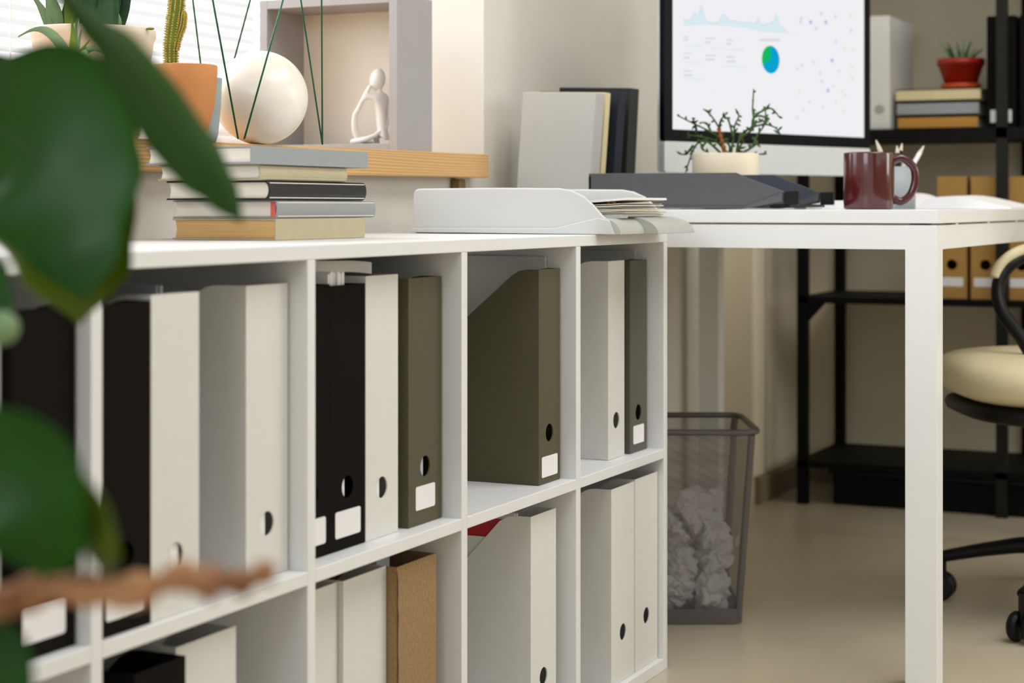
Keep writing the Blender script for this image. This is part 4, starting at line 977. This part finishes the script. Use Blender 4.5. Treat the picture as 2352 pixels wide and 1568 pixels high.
# ------------------------------------------------------------------ rubber plant in the foreground
rpx = wd(-.40, 1.02, 0)
rp_ = thing('rubber_plant', 'large glossy-leaved rubber plant close in the left foreground', 'plant', (rpx.x, rpx.y, 0))
def leafmesh(path, widths, normal_roll, fold, m, k=8, curl=0, name='leaf', rib=True):
    P_ = smooth_path(path, k); n = len(P_); bm = NB(); rows = []; NW = 8
    for i, p_ in enumerate(P_):
        u = i/(n-1)*(len(widths)-1); a = int(min(u, len(widths)-2)); f_ = u-a; f_ = f_*f_*(3-2*f_); w_ = widths[a]*(1-f_)+widths[a+1]*f_
        d = (P_[min(i+1, n-1)]-P_[max(i-1, 0)]).normalized()
        view = (p_-CAM).normalized(); s_ = d.cross(view).normalized()
        s_ = Matrix.Rotation(normal_roll, 3, d) @ s_; nn = s_.cross(d)
        row = []
        for j in range(-NW, NW+1):
            t_ = j/NW; off = s_*w_*math.sin(t_*PI/2*.98)
            lift = nn*w_*fold*(abs(t_)**1.4)+nn*curl*w_*t_*t_*t_
            ripple = nn*w_*.012*math.sin(i*.5+abs(t_)*2)*.5
            row.append(bm.verts.new(p_+off+lift+ripple))
        rows.append(row)
    for a, b_ in zip(rows, rows[1:]):
        for j in range(2*NW): bm.faces.new([a[j], a[j+1], b_[j+1], b_[j]])
    o = obj(name, bm, m, rp_, world=True, smooth=True, solid=.0006)
    if rib:
        obj('midrib', tube(NB(), [p_ for p_ in P_], [.0016*(1-.8*i/(n-1)) for i in range(n)], 6), M['midrib'], o, world=True, smooth=True)
    return o
def A(x, y, D): return at(x, y, D=D)
u1 = 1.06/F
leafmesh([A(-150, 200, 1.12), A(-40, 278, 1.09), A(80, 352, 1.06), A(142, 455, 1.05), A(176, 575, 1.04), A(194, 690, 1.04)], [v*u1 for v in (40, 165, 262, 206, 108, 3)], math.radians(8), -.22, M['leaf'])
u2 = 1.02/F
leafmesh([A(120, -60, .86), A(165, 5, .87), A(232, 72, .89), A(305, 150, .92), A(400, 285, .97), A(470, 375, 1.0), A(520, 445, 1.02), A(557, 512, 1.04)], [v*.96/F for v in (10, 22, 36, 58, 76, 72, 46, 3)], math.radians(-25), .35, M['leaf'])
u3 = .78/F
leafmesh([A(-150, 1000, .80), A(-60, 1060, .79), A(40, 1130, .78), A(90, 1230, .78), A(100, 1330, .79)], [v*u3 for v in (60, 150, 185, 120, 4)], math.radians(20), -.3, M['leaf'])
leafmesh([A(90, 1040, .79), A(140, 1110, .79), A(190, 1190, .79), A(225, 1270, .79), A(238, 1325, .835)], [v*u3 for v in (25, 55, 66, 50, 3)], math.radians(35), .25, M['leafback'])
leafmesh([A(-190, 1500, .80), A(-100, 1480, .80), A(-20, 1520, .80), A(20, 1620, .80), A(10, 1760, .80)], [v*u3 for v in (30, 90, 90, 60, 4)], 0, -.2, M['leaf'])
leafmesh([A(-160, 560, 1.0), A(-90, 590, 1.0), A(-40, 640, 1.0), A(-10, 690, 1.0), A(12, 745, 1.0)], [v*1.0/F for v in (30, 60, 62, 40, 3)], 0, -.2, M['leaf'])
leafmesh([A(110, 400, 1.10), A(150, 500, 1.09), A(174, 620, 1.08), A(182, 744, 1.08)], [v*1.09/F for v in (100, 165, 126, 4)], 0, -.2, M['leafback'])
obj('leaf_bud', sphere(NB(), A(6, 752, 1.0), 38*1.0/F, 20, 14, (1, 1, 1.05)), M['aloe'], rp_, world=True, smooth=True)
stem = [A(-470, 2400, .95), A(-440, 1700, .95), A(-330, 1200, .95), A(-260, 700, 1.0), A(-190, 250, 1.08), A(-80, -250, 1.12)]
obj('stem', tube(NB(), smooth_path(stem), .008, 10), M['branch'], rp_, world=True, smooth=True)
for a, b_ in ((A(-170, 160, 1.1), A(-150, 200, 1.12)), (A(40, -150, 1.1), A(120, -60, .86)), (A(-330, 1190, .95), A(-150, 1000, .80)), (A(-330, 1230, .95), A(90, 1040, .79)), (A(-375, 1400, .95), A(-190, 1500, .80)), (A(-245, 640, 1.0), A(-160, 560, 1.0)), (A(-250, 680, 1.0), A(0, 760, 1.0)), (A(-40, 300, 1.12), A(110, 400, 1.10))):
    if b_ == 0: continue
    obj('petiole', tube(NB(), [a, b_], .002, 6), M['midrib'], rp_, world=True, smooth=True)
brp = [A(-360, 1400, .9), A(-120, 1395, .76), A(0, 1385, .8), A(110, 1352, .8), A(230, 1355, .8), A(330, 1350, .8), A(420, 1322, .8), A(480, 1330, .8), A(540, 1338, .8), A(590, 1322, .8), A(635, 1298, .8)]
P_ = smooth_path(brp, 5)
rad = []
for i in range(len(P_)):
    u = i/(len(P_)-1); rad.append(.0078*(1-.35*u)+.0016*math.sin(i*1.1)*(u > .25))
rad[-1] = .002; rad[-2] = .003; rad[-3] = .0042
obj('woody_branch', tube(NB(), P_, rad, 10), M['branch'], rp_, world=True, smooth=True)
obj('branch_knot', tube(NB(), smooth_path([A(440, 1325, .8), A(480, 1350, .79), A(500, 1362, .79)]), [.006]*6+[.005]*6+[.003], 8), M['branch'], rp_, world=True, smooth=True)
obj('twig', tube(NB(), smooth_path([A(230, 1360, .8), A(270, 1385, .79), A(330, 1380, .79), A(350, 1360, .8)]), .003, 7), M['branch'], rp_, world=True, smooth=True)
pbz = at(-470, 2400, D=.95)
obj('pot', lathe(NB(), [(0, 0), (.10, 0), (.125, .22), (.13, .235), (.122, .235), (.11, .19), (0, .19)], 48, (rpx.x, rpx.y, 0.0005)), M['terra'], rp_, world=True, smooth=True)
obj('soil', lathe(NB(), [(0, .205), (.116, .203)], 32, (rpx.x, rpx.y, 0)), M['soil'], rp_, world=True)
